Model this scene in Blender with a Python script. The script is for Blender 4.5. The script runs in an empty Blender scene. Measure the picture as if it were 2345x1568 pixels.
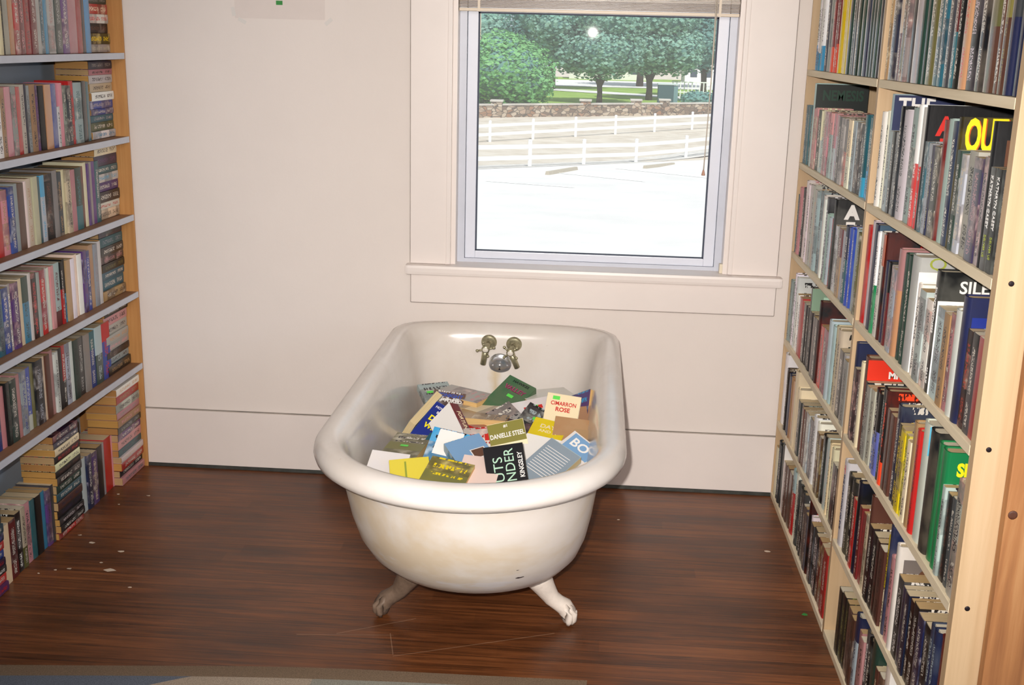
import bpy, bmesh, math, random
from mathutils import Matrix, Vector, noise
R_ = math.radians
random.seed(7)
sc = bpy.context.scene
C = sc.collection

# ---------------------------------------------------------------- camera
cam_data = bpy.data.cameras.new('camera')
cam_data.sensor_width = 36.0
cam_data.lens = 2655.03 / 2345.0 * 36.0
cam_data.clip_end = 600
cam = bpy.data.objects.new('camera', cam_data); C.objects.link(cam)
cam.matrix_world = Matrix(((0.997055, -0.041611, 0.064414, 0.0),
                           (0.072823, 0.250547, -0.965362, -3.8027),
                           (0.024031, 0.967210, 0.252840, 1.5),
                           (0, 0, 0, 1)))
sc.camera = cam
# ---------------------------------------------------------------- world, sun, flash, window light, exposure
w = bpy.data.worlds.new('sky'); sc.world = w; w.use_nodes = True
bg = w.node_tree.nodes['Background']
bg.inputs['Color'].default_value = (0.78, 0.88, 1.0, 1)
bg.inputs['Strength'].default_value = 0.8
def light(name, kind, loc, energy, color=(1, 1, 1), **kw):
    d = bpy.data.lights.new(name, kind); d.energy = energy; d.color = color
    for k, v in kw.items(): setattr(d, k, v)
    o = bpy.data.objects.new(name, d); C.objects.link(o); o.location = loc
    return o
def aim(o, target):
    o.rotation_euler = (Vector(target) - Vector(o.location)).to_track_quat('-Z', 'Y').to_euler()
sun = light('sun', 'SUN', (0, 0, 30), 4.7, (1.0, 0.96, 0.9), angle=R_(0.6)); aim(sun, (-6, 22, 0))
# the compact camera's own flash, a hand's breadth up and left of the lens
flash = light('camera_flash', 'SPOT', (-0.045, -3.80, 1.555), 375, (1.0, 0.935, 0.875), shadow_soft_size=0.012, spot_size=R_(73), spot_blend=1.0)
aim(flash, (-0.02, -0.4, 0.76))
# daylight from the shop's other windows, behind and to the right of the photographer
day = light('rear_window_daylight', 'AREA', (3.12, -4.9, 1.7), 70, (0.66, 0.82, 1.0), shape='RECTANGLE', size=1.6, size_y=1.4)
day.rotation_euler = (R_(90), 0, R_(78))
# soft fill light added behind the camera to even out the flash
fill_l = light('added_fill_light', 'AREA', (0.3, -5.6, 2.6), 72, (1.0, 0.95, 0.9), shape='RECTANGLE', size=1.6, size_y=0.9); aim(fill_l, (-0.2, -1.0, 0.8))
sc.view_settings.view_transform = 'Standard'; sc.view_settings.look = 'None'
sc.view_settings.gamma = 1.0; sc.view_settings.use_curve_mapping = False
sc.view_settings.exposure = 0.0

# ---------------------------------------------------------------- helpers
def s2l(c): return tuple((v / 12.92 if v <= 0.04045 else ((v + 0.055) / 1.055) ** 2.4) for v in c)
def rgb(r, g, b): return s2l((r / 255, g / 255, b / 255))
def nodes(name):
    m = bpy.data.materials.new(name); m.use_nodes = True
    return m, m.node_tree, m.node_tree.nodes['Principled BSDF']
def N(nt, t, **kw):
    n = nt.nodes.new(t)
    for k, v in kw.items(): setattr(n, k, v)
    return n
def setin(n, **kw):
    for k, v in kw.items():
        n.inputs[k.replace('_', ' ')].default_value = v
def ramp(nt, stops, interp='LINEAR'):
    n = N(nt, 'ShaderNodeValToRGB'); cr = n.color_ramp; cr.interpolation = interp
    while len(cr.elements) < len(stops): cr.elements.new(0.5)
    for e, (p, c) in zip(cr.elements, stops):
        e.position = p; e.color = (*c, 1) if len(c) == 3 else c
    return n
def math_(nt, op, a, b=None, c=None):
    n = N(nt, 'ShaderNodeMath', operation=op)
    for i, v in enumerate((a, b, c)):
        if v is None: continue
        if isinstance(v, (int, float)): n.inputs[i].default_value = v
        else: nt.links.new(v, n.inputs[i])
    return n.outputs[0]
def mix(nt, fac, a, b, mode='MIX'):
    n = N(nt, 'ShaderNodeMix', data_type='RGBA', blend_type=mode)
    for s, v in ((n.inputs[0], fac), (n.inputs[6], a), (n.inputs[7], b)):
        if isinstance(v, (int, float)): s.default_value = v
        elif isinstance(v, tuple): s.default_value = (*v, 1) if len(v) == 3 else v
        else: nt.links.new(v, s)
    return n.outputs[2]
def mapping(nt, src, scale=(1, 1, 1), loc=(0, 0, 0), rot=(0, 0, 0)):
    m = N(nt, 'ShaderNodeMapping'); nt.links.new(src, m.inputs[0])
    m.inputs['Scale'].default_value = scale; m.inputs['Location'].default_value = loc; m.inputs['Rotation'].default_value = rot
    return m.outputs[0]
def noise_(nt, vec, scale, detail=4, rough=0.5, dist=0.0):
    n = N(nt, 'ShaderNodeTexNoise'); nt.links.new(vec, n.inputs['Vector'])
    n.inputs['Scale'].default_value = scale; n.inputs['Detail'].default_value = detail
    n.inputs['Roughness'].default_value = rough; n.inputs['Distortion'].default_value = dist
    return n.outputs['Fac']
def bump(nt, b, height, strength=0.3, dist=0.01):
    n = N(nt, 'ShaderNodeBump'); n.inputs['Strength'].default_value = strength; n.inputs['Distance'].default_value = dist
    nt.links.new(height, n.inputs['Height']); nt.links.new(n.outputs[0], b.inputs['Normal'])
def plain(name, col, rough=0.5, metal=0.0, spec=0.5, coat=0.0, var=0.0, vscale=8, bmp=0.0, bscale=60):
    m, nt, b = nodes(name)
    b.inputs['Roughness'].default_value = rough; b.inputs['Metallic'].default_value = metal
    b.inputs['Specular IOR Level'].default_value = spec; b.inputs['Coat Weight'].default_value = coat
    tc = N(nt, 'ShaderNodeTexCoord')
    f = noise_(nt, tc.outputs['Object'], vscale, 5, 0.6)
    r = ramp(nt, [(0.3, tuple(c * (1 - var) for c in col)), (0.7, tuple(min(1, c * (1 + var)) for c in col))])
    nt.links.new(f, r.inputs[0]); nt.links.new(r.outputs[0], b.inputs['Base Color'])
    if bmp: bump(nt, b, noise_(nt, tc.outputs['Object'], bscale, 3), bmp, 0.002)
    return m

class MB:
    """collects geometry for ONE mesh object"""
    def __init__(s): s.v = []; s.f = []; s.m = []; s.sm = []
    def add(s, vs, fs, mi=0, smooth=False):
        o = len(s.v); s.v += [tuple(v) for v in vs]
        for f in fs: s.f.append(tuple(i + o for i in f)); s.m.append(mi); s.sm.append(smooth)
        return s
    def box(s, a, b, mi=0, bev=0.0, M=None):
        x0, y0, z0 = a; x1, y1, z1 = b
        if bev <= 0:
            vs = [(x0,y0,z0),(x1,y0,z0),(x1,y1,z0),(x0,y1,z0),(x0,y0,z1),(x1,y0,z1),(x1,y1,z1),(x0,y1,z1)]
            fs = [(0,3,2,1),(4,5,6,7),(0,1,5,4),(1,2,6,5),(2,3,7,6),(3,0,4,7)]
        else:
            bm = bmesh.new(); bmesh.ops.create_cube(bm, size=1.0)
            for v in bm.verts: v.co = Vector(((x0+x1)/2+v.co.x*(x1-x0), (y0+y1)/2+v.co.y*(y1-y0), (z0+z1)/2+v.co.z*(z1-z0)))
            bmesh.ops.bevel(bm, geom=bm.edges[:], offset=bev, segments=2, affect='EDGES', profile=0.7)
            bm.verts.index_update(); vs = [v.co.copy() for v in bm.verts]; fs = [[v.index for v in f.verts] for f in bm.faces]; bm.free()
        if M: vs = [M @ Vector(v) for v in vs]
        return s.add(vs, fs, mi)
    def tube(s, pts, rad, n=10, mi=0, caps=True, flat=(1, 1)):
        pts = [Vector(p) for p in pts]; rad = rad if isinstance(rad, (list, tuple)) else [rad] * len(pts)
        vs = []; fs = []; up = Vector((0, 0, 1))
        for i, p in enumerate(pts):
            d = (pts[min(i+1, len(pts)-1)] - pts[max(i-1, 0)]).normalized()
            u = d.cross(up if abs(d.z) < 0.95 else Vector((0, 1, 0))).normalized(); v = d.cross(u)
            for k in range(n):
                a = 2*math.pi*k/n; vs.append(p + (u*math.cos(a)*flat[0] + v*math.sin(a)*flat[1])*rad[i])
        for i in range(len(pts)-1):
            for k in range(n):
                a = i*n+k; b = i*n+(k+1) % n; fs.append((a, b, b+n, a+n))
        if caps: fs += [tuple(range(n))[::-1], tuple(range((len(pts)-1)*n, len(pts)*n))]
        return s.add(vs, fs, mi, True)
    def lathe(s, prof, M=None, n=28, mi=0):
        vs = []; fs = []
        for r, z in prof:
            for k in range(n):
                a = 2*math.pi*k/n; vs.append(Vector((r*math.cos(a), r*math.sin(a), z)))
        for i in range(len(prof)-1):
            for k in range(n):
                a = i*n+k; b = i*n+(k+1) % n; fs.append((a, b, b+n, a+n))
        fs += [tuple(range(n))[::-1], tuple(range((len(prof)-1)*n, len(prof)*n))]
        if M: vs = [M @ v for v in vs]
        return s.add(vs, fs, mi, True)
    def ball(s, c, r, n=12, mi=0, M=None, sc=(1, 1, 1)):
        vs = []; fs = []; h = n//2
        for i in range(h+1):
            t = math.pi*i/h
            for k in range(n):
                a = 2*math.pi*k/n
                v = Vector((math.sin(t)*math.cos(a)*sc[0], math.sin(t)*math.sin(a)*sc[1], math.cos(t)*sc[2]))*r
                vs.append((M @ v if M else v) + Vector(c))
        for i in range(h):
            for k in range(n):
                a = i*n+k; b = i*n+(k+1) % n; fs.append((a, a+n, b+n, b))
        return s.add(vs, fs, mi, True)
    def build(s, name, mats, parent=None, loc=(0, 0, 0), shade=None):
        me = bpy.data.meshes.new(name); me.from_pydata([tuple(v) for v in s.v], [], s.f); me.update()
        for m in (mats if isinstance(mats, (list, tuple)) else [mats]): me.materials.append(m)
        for p, mi, sm in zip(me.polygons, s.m, s.sm): p.material_index = mi; p.use_smooth = sm if shade is None else shade
        o = bpy.data.objects.new(name, me); C.objects.link(o); o.location = loc
        if parent: o.parent = parent
        return o
def tag(o, label=None, cat=None, group=None, kind=None):
    for k, v in (('label', label), ('category', cat), ('group', group), ('kind', kind)):
        if v: o[k] = v
    return o
def empty(name, loc=(0, 0, 0)):
    o = bpy.data.objects.new(name, None); C.objects.link(o); o.location = loc; o.empty_display_size = 0.05
    return o
def struct(mb, name, mat, parent=None):
    o = mb.build(name, mat, parent)
    if not parent: tag(o, kind='structure')
    return o
def text(body, size, mat, parent, M, name='title_lettering', ext=0.0004, bold=0.0, sx=1.0, space=1.0):
    cu = bpy.data.curves.new(name, 'FONT'); cu.body = body; cu.size = size; cu.extrude = ext; cu.offset = bold * size
    cu.align_x = 'CENTER'; cu.align_y = 'CENTER'; cu.resolution_u = 3; cu.space_character = space
    t = bpy.data.objects.new(name, cu); C.objects.link(t)
    bpy.context.view_layer.update()
    me = bpy.data.meshes.new_from_object(t.evaluated_get(bpy.context.evaluated_depsgraph_get()))
    bpy.data.objects.remove(t)
    me.transform(M @ Matrix.Diagonal((sx, 1, 1, 1))); me.materials.clear(); me.materials.append(mat)
    o = bpy.data.objects.new(name, me); C.objects.link(o); o.parent = parent
    return o

SCRATCHES=[(-0.615,-1.123,-0.425,-1.021,0.0012),(-0.478,-1.107,-0.453,-1.211,0.0012),(-0.451,-1.219,-0.054,-1.057,0.0014),(-0.716,-1.140,-0.469,-1.115,0.0010)]
# ---------------------------------------------------------------- materials
def wood_mat(name, c1, c2, c3, grain_axis=2, scale=1.0, rough=0.55, knots=True):
    m, nt, b = nodes(name); tc = N(nt, 'ShaderNodeTexCoord')
    s = [26, 26, 26]; s[grain_axis] = 1.3
    v = mapping(nt, tc.outputs['Object'], tuple(k*scale for k in s))
    f = noise_(nt, v, 1.6, 6, 0.6, 0.6)
    r = ramp(nt, [(0.25, c1), (0.52, c2), (0.78, c3)]); nt.links.new(f, r.inputs[0])
    col = r.outputs[0]
    if knots:
        vo = N(nt, 'ShaderNodeTexVoronoi'); sk = [9, 9, 9]; sk[grain_axis] = 2.6
        nt.links.new(mapping(nt, tc.outputs['Object'], tuple(sk), (0.37, 0.2, 0.11)), vo.inputs['Vector'])
        vo.inputs['Scale'].default_value = 1.0
        k = ramp(nt, [(0.06, (1, 1, 1)), (0.12, (0, 0, 0))]); nt.links.new(vo.outputs['Distance'], k.inputs[0])
        col = mix(nt, k.outputs[0], col, tuple(x*0.45 for x in c1))
    nt.links.new(col, b.inputs['Base Color']); b.inputs['Roughness'].default_value = rough
    bump(nt, b, f, 0.12, 0.002)
    return m
def wall_mat(name, col, var=0.03):
    m, nt, b = nodes(name); tc = N(nt, 'ShaderNodeTexCoord')
    f = noise_(nt, tc.outputs['Object'], 1.7, 5, 0.6)
    r = ramp(nt, [(0.3, tuple(c*(1-var) for c in col)), (0.7, tuple(c*(1+var) for c in col))]); nt.links.new(f, r.inputs[0])
    nt.links.new(r.outputs[0], b.inputs['Base Color']); b.inputs['Roughness'].default_value = 0.8
    b.inputs['Specular IOR Level'].default_value = 0.3
    f2 = noise_(nt, tc.outputs['Object'], 9, 6, 0.6); bump(nt, b, f2, 0.25, 0.006)
    return m
M = {}
M['wall'] = wall_mat('wall_paint', rgb(232, 222, 215))
M['trim'] = plain('trim_paint', rgb(236, 226, 220), 0.38, var=0.02, vscale=5, bmp=0.1, bscale=30)
M['floor_strip'] = plain('old_grey_quarter_round', rgb(74, 76, 72), 0.7, var=0.3, vscale=30)
M['vinyl'] = plain('white_window_frame', rgb(226, 230, 242), 0.3, var=0.02)
M['alu'] = plain('window_track', rgb(204, 208, 220), 0.3, var=0.05)
M['ceiling'] = wall_mat('ceiling_paint', rgb(225, 222, 216))
M['pine'] = wood_mat('pine_upright', rgb(176, 118, 62), rgb(194, 138, 78), rgb(206, 154, 96), 2)
M['pine_pale'] = wood_mat('pale_pine', rgb(184, 155, 118), rgb(195, 166, 129), rgb(203, 176, 141), 2, knots=False)
M['pine_edge'] = wood_mat('weathered_shelf_edge', rgb(214, 198, 168), rgb(230, 216, 186), rgb(240, 226, 200), 1, knots=False, rough=0.7)
M['pine_fir'] = wood_mat('reddish_fir_plank', rgb(118, 72, 42), rgb(164, 112, 68), rgb(202, 158, 108), 2, scale=0.55)
M['shelf_white'] = plain('painted_shelf_edge', rgb(206, 210, 220), 0.5, var=0.05, vscale=12)
M['shelf_top'] = wood_mat('brown_shelf_top', rgb(120, 86, 62), rgb(142, 104, 76), rgb(160, 122, 92), 1, knots=False)
M['back_panel'] = plain('bluish_white_backing', rgb(176, 186, 198), 0.6, var=0.05, vscale=3)
M['screw'] = plain('dark_screw', rgb(40, 30, 34), 0.5, 0.6)

def floor_mat():
    m, nt, b = nodes('dark_varnished_floorboards'); tc = N(nt, 'ShaderNodeTexCoord')
    sx = N(nt, 'ShaderNodeSeparateXYZ'); nt.links.new(tc.outputs['Object'], sx.inputs[0])
    row = math_(nt, 'FLOOR', math_(nt, 'DIVIDE', sx.outputs['Y'], 0.057))
    fy = math_(nt, 'FRACT', math_(nt, 'DIVIDE', sx.outputs['Y'], 0.057))
    wn = N(nt, 'ShaderNodeTexWhiteNoise', noise_dimensions='1D'); nt.links.new(row, wn.inputs['W'])
    off = math_(nt, 'MULTIPLY', wn.outputs['Value'], 7.3)
    col_i = math_(nt, 'FLOOR', math_(nt, 'DIVIDE', math_(nt, 'ADD', sx.outputs['X'], off), 1.35))
    wn2 = N(nt, 'ShaderNodeTexWhiteNoise', noise_dimensions='2D')
    cb = N(nt, 'ShaderNodeCombineXYZ'); nt.links.new(row, cb.inputs[0]); nt.links.new(col_i, cb.inputs[1]); nt.links.new(cb.outputs[0], wn2.inputs['Vector'])
    v = mapping(nt, tc.outputs['Object'], (1.5, 34, 1)); g = noise_(nt, v, 2.4, 8, 0.7, 0.5)
    tone = math_(nt, 'ADD', math_(nt, 'MULTIPLY', g, 0.95), math_(nt, 'MULTIPLY', wn2.outputs['Value'], 0.13))
    r = ramp(nt, [(0.28, rgb(58, 32, 16)), (0.44, rgb(94, 54, 28)), (0.58, rgb(124, 72, 38)), (0.8, rgb(154, 96, 54))]); nt.links.new(tone, r.inputs[0])
    big = noise_(nt, mapping(nt, tc.outputs['Object'], (1.0, 2.2, 1)), 1.6, 4, 0.6)
    rb = ramp(nt, [(0.33, (0.5, 0.48, 0.48)), (0.6, (1, 1, 1))]); nt.links.new(big, rb.inputs[0])
    col = mix(nt, 1.0, r.outputs[0], rb.outputs[0], 'MULTIPLY')
    gap = math_(nt, 'LESS_THAN', fy, 0.025)
    col = mix(nt, gap, col, rgb(24, 14, 9))
    # worn, dusty grey scuffs
    sc1 = noise_(nt, mapping(nt, tc.outputs['Object'], (3, 26, 1), rot=(0, 0, 0.08)), 2.2, 8, 0.7)
    rs = ramp(nt, [(0.64, (0, 0, 0)), (0.74, (1, 1, 1))]); nt.links.new(sc1, rs.inputs[0])
    col = mix(nt, math_(nt, 'MULTIPLY', rs.outputs[0], 0.22), col, rgb(150, 128, 112))
    # long pale scratches dragged into the varnish
    for k, (ax, ay, bx, by, wd) in enumerate(SCRATCHES):
        dx, dy = bx-ax, by-ay; l2 = dx*dx+dy*dy
        px = math_(nt, 'SUBTRACT', sx.outputs['X'], ax); py = math_(nt, 'SUBTRACT', sx.outputs['Y'], ay)
        tt = math_(nt, 'DIVIDE', math_(nt, 'ADD', math_(nt, 'MULTIPLY', px, dx), math_(nt, 'MULTIPLY', py, dy)), l2)
        tt = math_(nt, 'MINIMUM', math_(nt, 'MAXIMUM', tt, 0.0), 1.0)
        ex = math_(nt, 'SUBTRACT', px, math_(nt, 'MULTIPLY', tt, dx)); ey = math_(nt, 'SUBTRACT', py, math_(nt, 'MULTIPLY', tt, dy))
        dd = math_(nt, 'SQRT', math_(nt, 'ADD', math_(nt, 'MULTIPLY', ex, ex), math_(nt, 'MULTIPLY', ey, ey)))
        col = mix(nt, math_(nt, 'MULTIPLY', math_(nt, 'LESS_THAN', dd, wd), math_(nt, 'MULTIPLY', g, 0.9)), col, rgb(176, 140, 112))
    nt.links.new(col, b.inputs['Base Color'])
    rr = ramp(nt, [(0.3, (0.3,)*3), (0.7, (0.46,)*3)]); nt.links.new(g, rr.inputs[0]); nt.links.new(rr.outputs[0], b.inputs['Roughness'])
    b.inputs['Specular IOR Level'].default_value = 0.45
    h = math_(nt, 'SUBTRACT', math_(nt, 'MULTIPLY', g, 0.3), math_(nt, 'MULTIPLY', gap, 1.0)); bump(nt, b, h, 0.25, 0.003)
    return m
M['floor'] = floor_mat()

def attr(nt, name, out):
    a = N(nt, 'ShaderNodeAttribute', attribute_type='OBJECT', attribute_name=name); return a.outputs[out]
def book_mat(name, face):
    """printed paper jackets: base colour, accent colour, kind of print and gloss come from each book"""
    m, nt, b = nodes(name); tc = N(nt, 'ShaderNodeTexCoord')
    base = attr(nt, 'jacket_colour', 'Color'); acc = attr(nt, 'print_colour', 'Color')
    seed = attr(nt, 'seed', 'Fac'); pic = attr(nt, 'picture', 'Fac'); band = attr(nt, 'band', 'Fac'); low = attr(nt, 'low_band', 'Fac'); txt = attr(nt, 'lettered', 'Fac'); gl = attr(nt, 'gloss', 'Fac')
    so = N(nt, 'ShaderNodeSeparateXYZ'); nt.links.new(tc.outputs['Object'], so.inputs[0])
    sg = N(nt, 'ShaderNodeSeparateXYZ'); nt.links.new(tc.outputs['Generated'], sg.inputs[0])
    cr = N(nt, 'ShaderNodeCombineXYZ')
    a, bb, c = ('Y', 'Z', 'X') if face else ('X', 'Z', 'Y')
    nt.links.new(so.outputs[a], cr.inputs[0]); nt.links.new(so.outputs[bb], cr.inputs[1]); nt.links.new(seed, cr.inputs[2])
    P = cr.outputs[0]
    # picture areas: soft blobs of neighbouring colours
    n1 = N(nt, 'ShaderNodeTexNoise'); nt.links.new(mapping(nt, P, (1, 1, 5)), n1.inputs['Vector']); n1.inputs['Scale'].default_value = 26 if face else 40; n1.inputs['Detail'].default_value = 5
    r1 = ramp(nt, [(0.30, (0.01, 0.01, 0.015)), (0.46, (0.10, 0.08, 0.08)), (0.57, (0.4, 0.36, 0.32)), (0.72, (0.9, 0.86, 0.8))]); nt.links.new(n1.outputs['Fac'], r1.inputs[0])
    tint = mix(nt, 0.55, r1.outputs[0], acc, 'OVERLAY')
    zone = math_(nt, 'GREATER_THAN', math_(nt, 'SINE', math_(nt, 'ADD', math_(nt, 'MULTIPLY', sg.outputs['Z'], 9.0), math_(nt, 'MULTIPLY', seed, 3.0))), 0.0 if not face else -0.2)
    n0 = ramp(nt, [(0.42, (0, 0, 0)), (0.58, (1, 1, 1))]); nt.links.new(noise_(nt, mapping(nt, P, (1, 1, 9)), 14, 3), n0.inputs[0])
    wobble = mix(nt, math_(nt, 'MULTIPLY', n0.outputs[0], 0.08), base, acc)
    col = mix(nt, math_(nt, 'MULTIPLY', math_(nt, 'MULTIPLY', pic, zone), 0.5), wobble, tint)
    # solid bands of the second colour
    zb = math_(nt, 'GREATER_THAN', sg.outputs['Z'], math_(nt, 'ADD', 0.56, math_(nt, 'MULTIPLY', math_(nt, 'SINE', seed), 0.12)))
    zl_ = math_(nt, 'LESS_THAN', sg.outputs['Z'], math_(nt, 'ADD', 0.34, math_(nt, 'MULTIPLY', math_(nt, 'SINE', seed), 0.1)))
    col = mix(nt, math_(nt, 'MULTIPLY', zb, band), col, acc); col = mix(nt, math_(nt, 'MULTIPLY', zl_, low), col, acc)
    # lettering too small to read: broken strokes
    if face:
        w1 = noise_(nt, mapping(nt, P, (150, 70, 9)), 1.0, 2, 0.5)
        rows = math_(nt, 'GREATER_THAN', math_(nt, 'SINE', math_(nt, 'MULTIPLY', so.outputs['Z'], 190.0)), 0.1)
        place = math_(nt, 'MULTIPLY', math_(nt, 'GREATER_THAN', sg.outputs['Z'], 0.62), math_(nt, 'LESS_THAN', math_(nt, 'ABSOLUTE', math_(nt, 'SUBTRACT', sg.outputs['Y'], 0.52)), 0.38))
        lt = math_(nt, 'MULTIPLY', math_(nt, 'MULTIPLY', math_(nt, 'GREATER_THAN', w1, 0.5), rows), place)
    else:
        w1 = noise_(nt, mapping(nt, P, (260, 330, 9)), 1.0, 1, 0.5)
        mid = math_(nt, 'LESS_THAN', math_(nt, 'ABSOLUTE', math_(nt, 'SUBTRACT', sg.outputs['X'], 0.5)), 0.2)
        s1 = math_(nt, 'MULTIPLY', math_(nt, 'GREATER_THAN', sg.outputs['Z'], 0.40), math_(nt, 'LESS_THAN', sg.outputs['Z'], 0.86))
        s2 = math_(nt, 'MULTIPLY', math_(nt, 'GREATER_THAN', sg.outputs['Z'], 0.07), math_(nt, 'LESS_THAN', sg.outputs['Z'], 0.31))
        lt = math_(nt, 'MULTIPLY', math_(nt, 'MULTIPLY', math_(nt, 'GREATER_THAN', w1, 0.52), mid), math_(nt, 'ADD', s1, s2))
    lum = N(nt, 'ShaderNodeRGBToBW'); nt.links.new(col, lum.inputs[0])
    dark = math_(nt, 'LESS_THAN', lum.outputs[0], 0.2)
    inkc = mix(nt, dark, rgb(40, 36, 44), rgb(214, 208, 196))
    ink = mix(nt, math_(nt, 'GREATER_THAN', math_(nt, 'SINE', math_(nt, 'MULTIPLY', seed, 7.0)), 0.0), acc, inkc)
    col = mix(nt, math_(nt, 'MULTIPLY', lt, txt), col, ink)
    nt.links.new(col, b.inputs['Base Color'])
    nt.links.new(math_(nt, 'SUBTRACT', 0.45, math_(nt, 'MULTIPLY', gl, 0.24)), b.inputs['Roughness'])
    nt.links.new(math_(nt, 'MULTIPLY', gl, 0.9), b.inputs['Coat Weight']); b.inputs['Coat Roughness'].default_value = 0.15
    bump(nt, b, noise_(nt, mapping(nt, P, (1, 0.35, 9)), 90, 2), 0.12, 0.002)
    return m
M['spine'] = book_mat('printed_spine', False); M['cover'] = book_mat('printed_cover', True)
def page_mat():
    m, nt, b = nodes('page_edges'); tc = N(nt, 'ShaderNodeTexCoord')
    tone = attr(nt, 'page_tone', 'Color')
    n = noise_(nt, mapping(nt, tc.outputs['Object'], (1600, 3, 3)), 1.0, 2, 0.7)
    r = ramp(nt, [(0.3, (0.72,)*3), (0.6, (1, 1, 1))]); nt.links.new(n, r.inputs[0])
    nt.links.new(mix(nt, 1.0, tone, r.outputs[0], 'MULTIPLY'), b.inputs['Base Color']); b.inputs['Roughness'].default_value = 0.85
    return m
M['pages'] = page_mat()
def ink(name, r, g, b): M['ink_'+name] = plain('ink_'+name, rgb(r, g, b), 0.4)
for k, c in dict(white=(235, 232, 228), yellow=(240, 225, 30), red=(205, 42, 34), black=(20, 20, 24), green=(14, 60, 42), cream=(238, 222, 184), mint=(178, 214, 190), orange=(196, 84, 30), pink=(160, 70, 110), olive=(150, 160, 60), maroon=(120, 40, 60), blue=(60, 90, 180), sky=(120, 160, 200), brown=(96, 62, 44)).items(): ink(k, *c)
M['sticker'] = plain('green_price_sticker', rgb(96, 220, 84), 0.5)
M['green_tape'] = plain('green_sticky_note', rgb(52, 140, 62), 0.6)
M['paper'] = plain('thin_grey_paper', rgb(224, 212, 205), 0.7, var=0.03)
M['tape'] = plain('clear_tape', rgb(228, 222, 216), 0.25, var=0.02)
M['porcelain'] = plain('white_porcelain', rgb(235, 228, 215), 0.15)
M['chrome'] = plain('chrome', rgb(226, 228, 232), 0.2, 0.85, var=0.06, vscale=60)
M['nickel'] = plain('tarnished_nickel', rgb(176, 170, 140), 0.4, 0.7, var=0.35, vscale=90)

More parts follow.
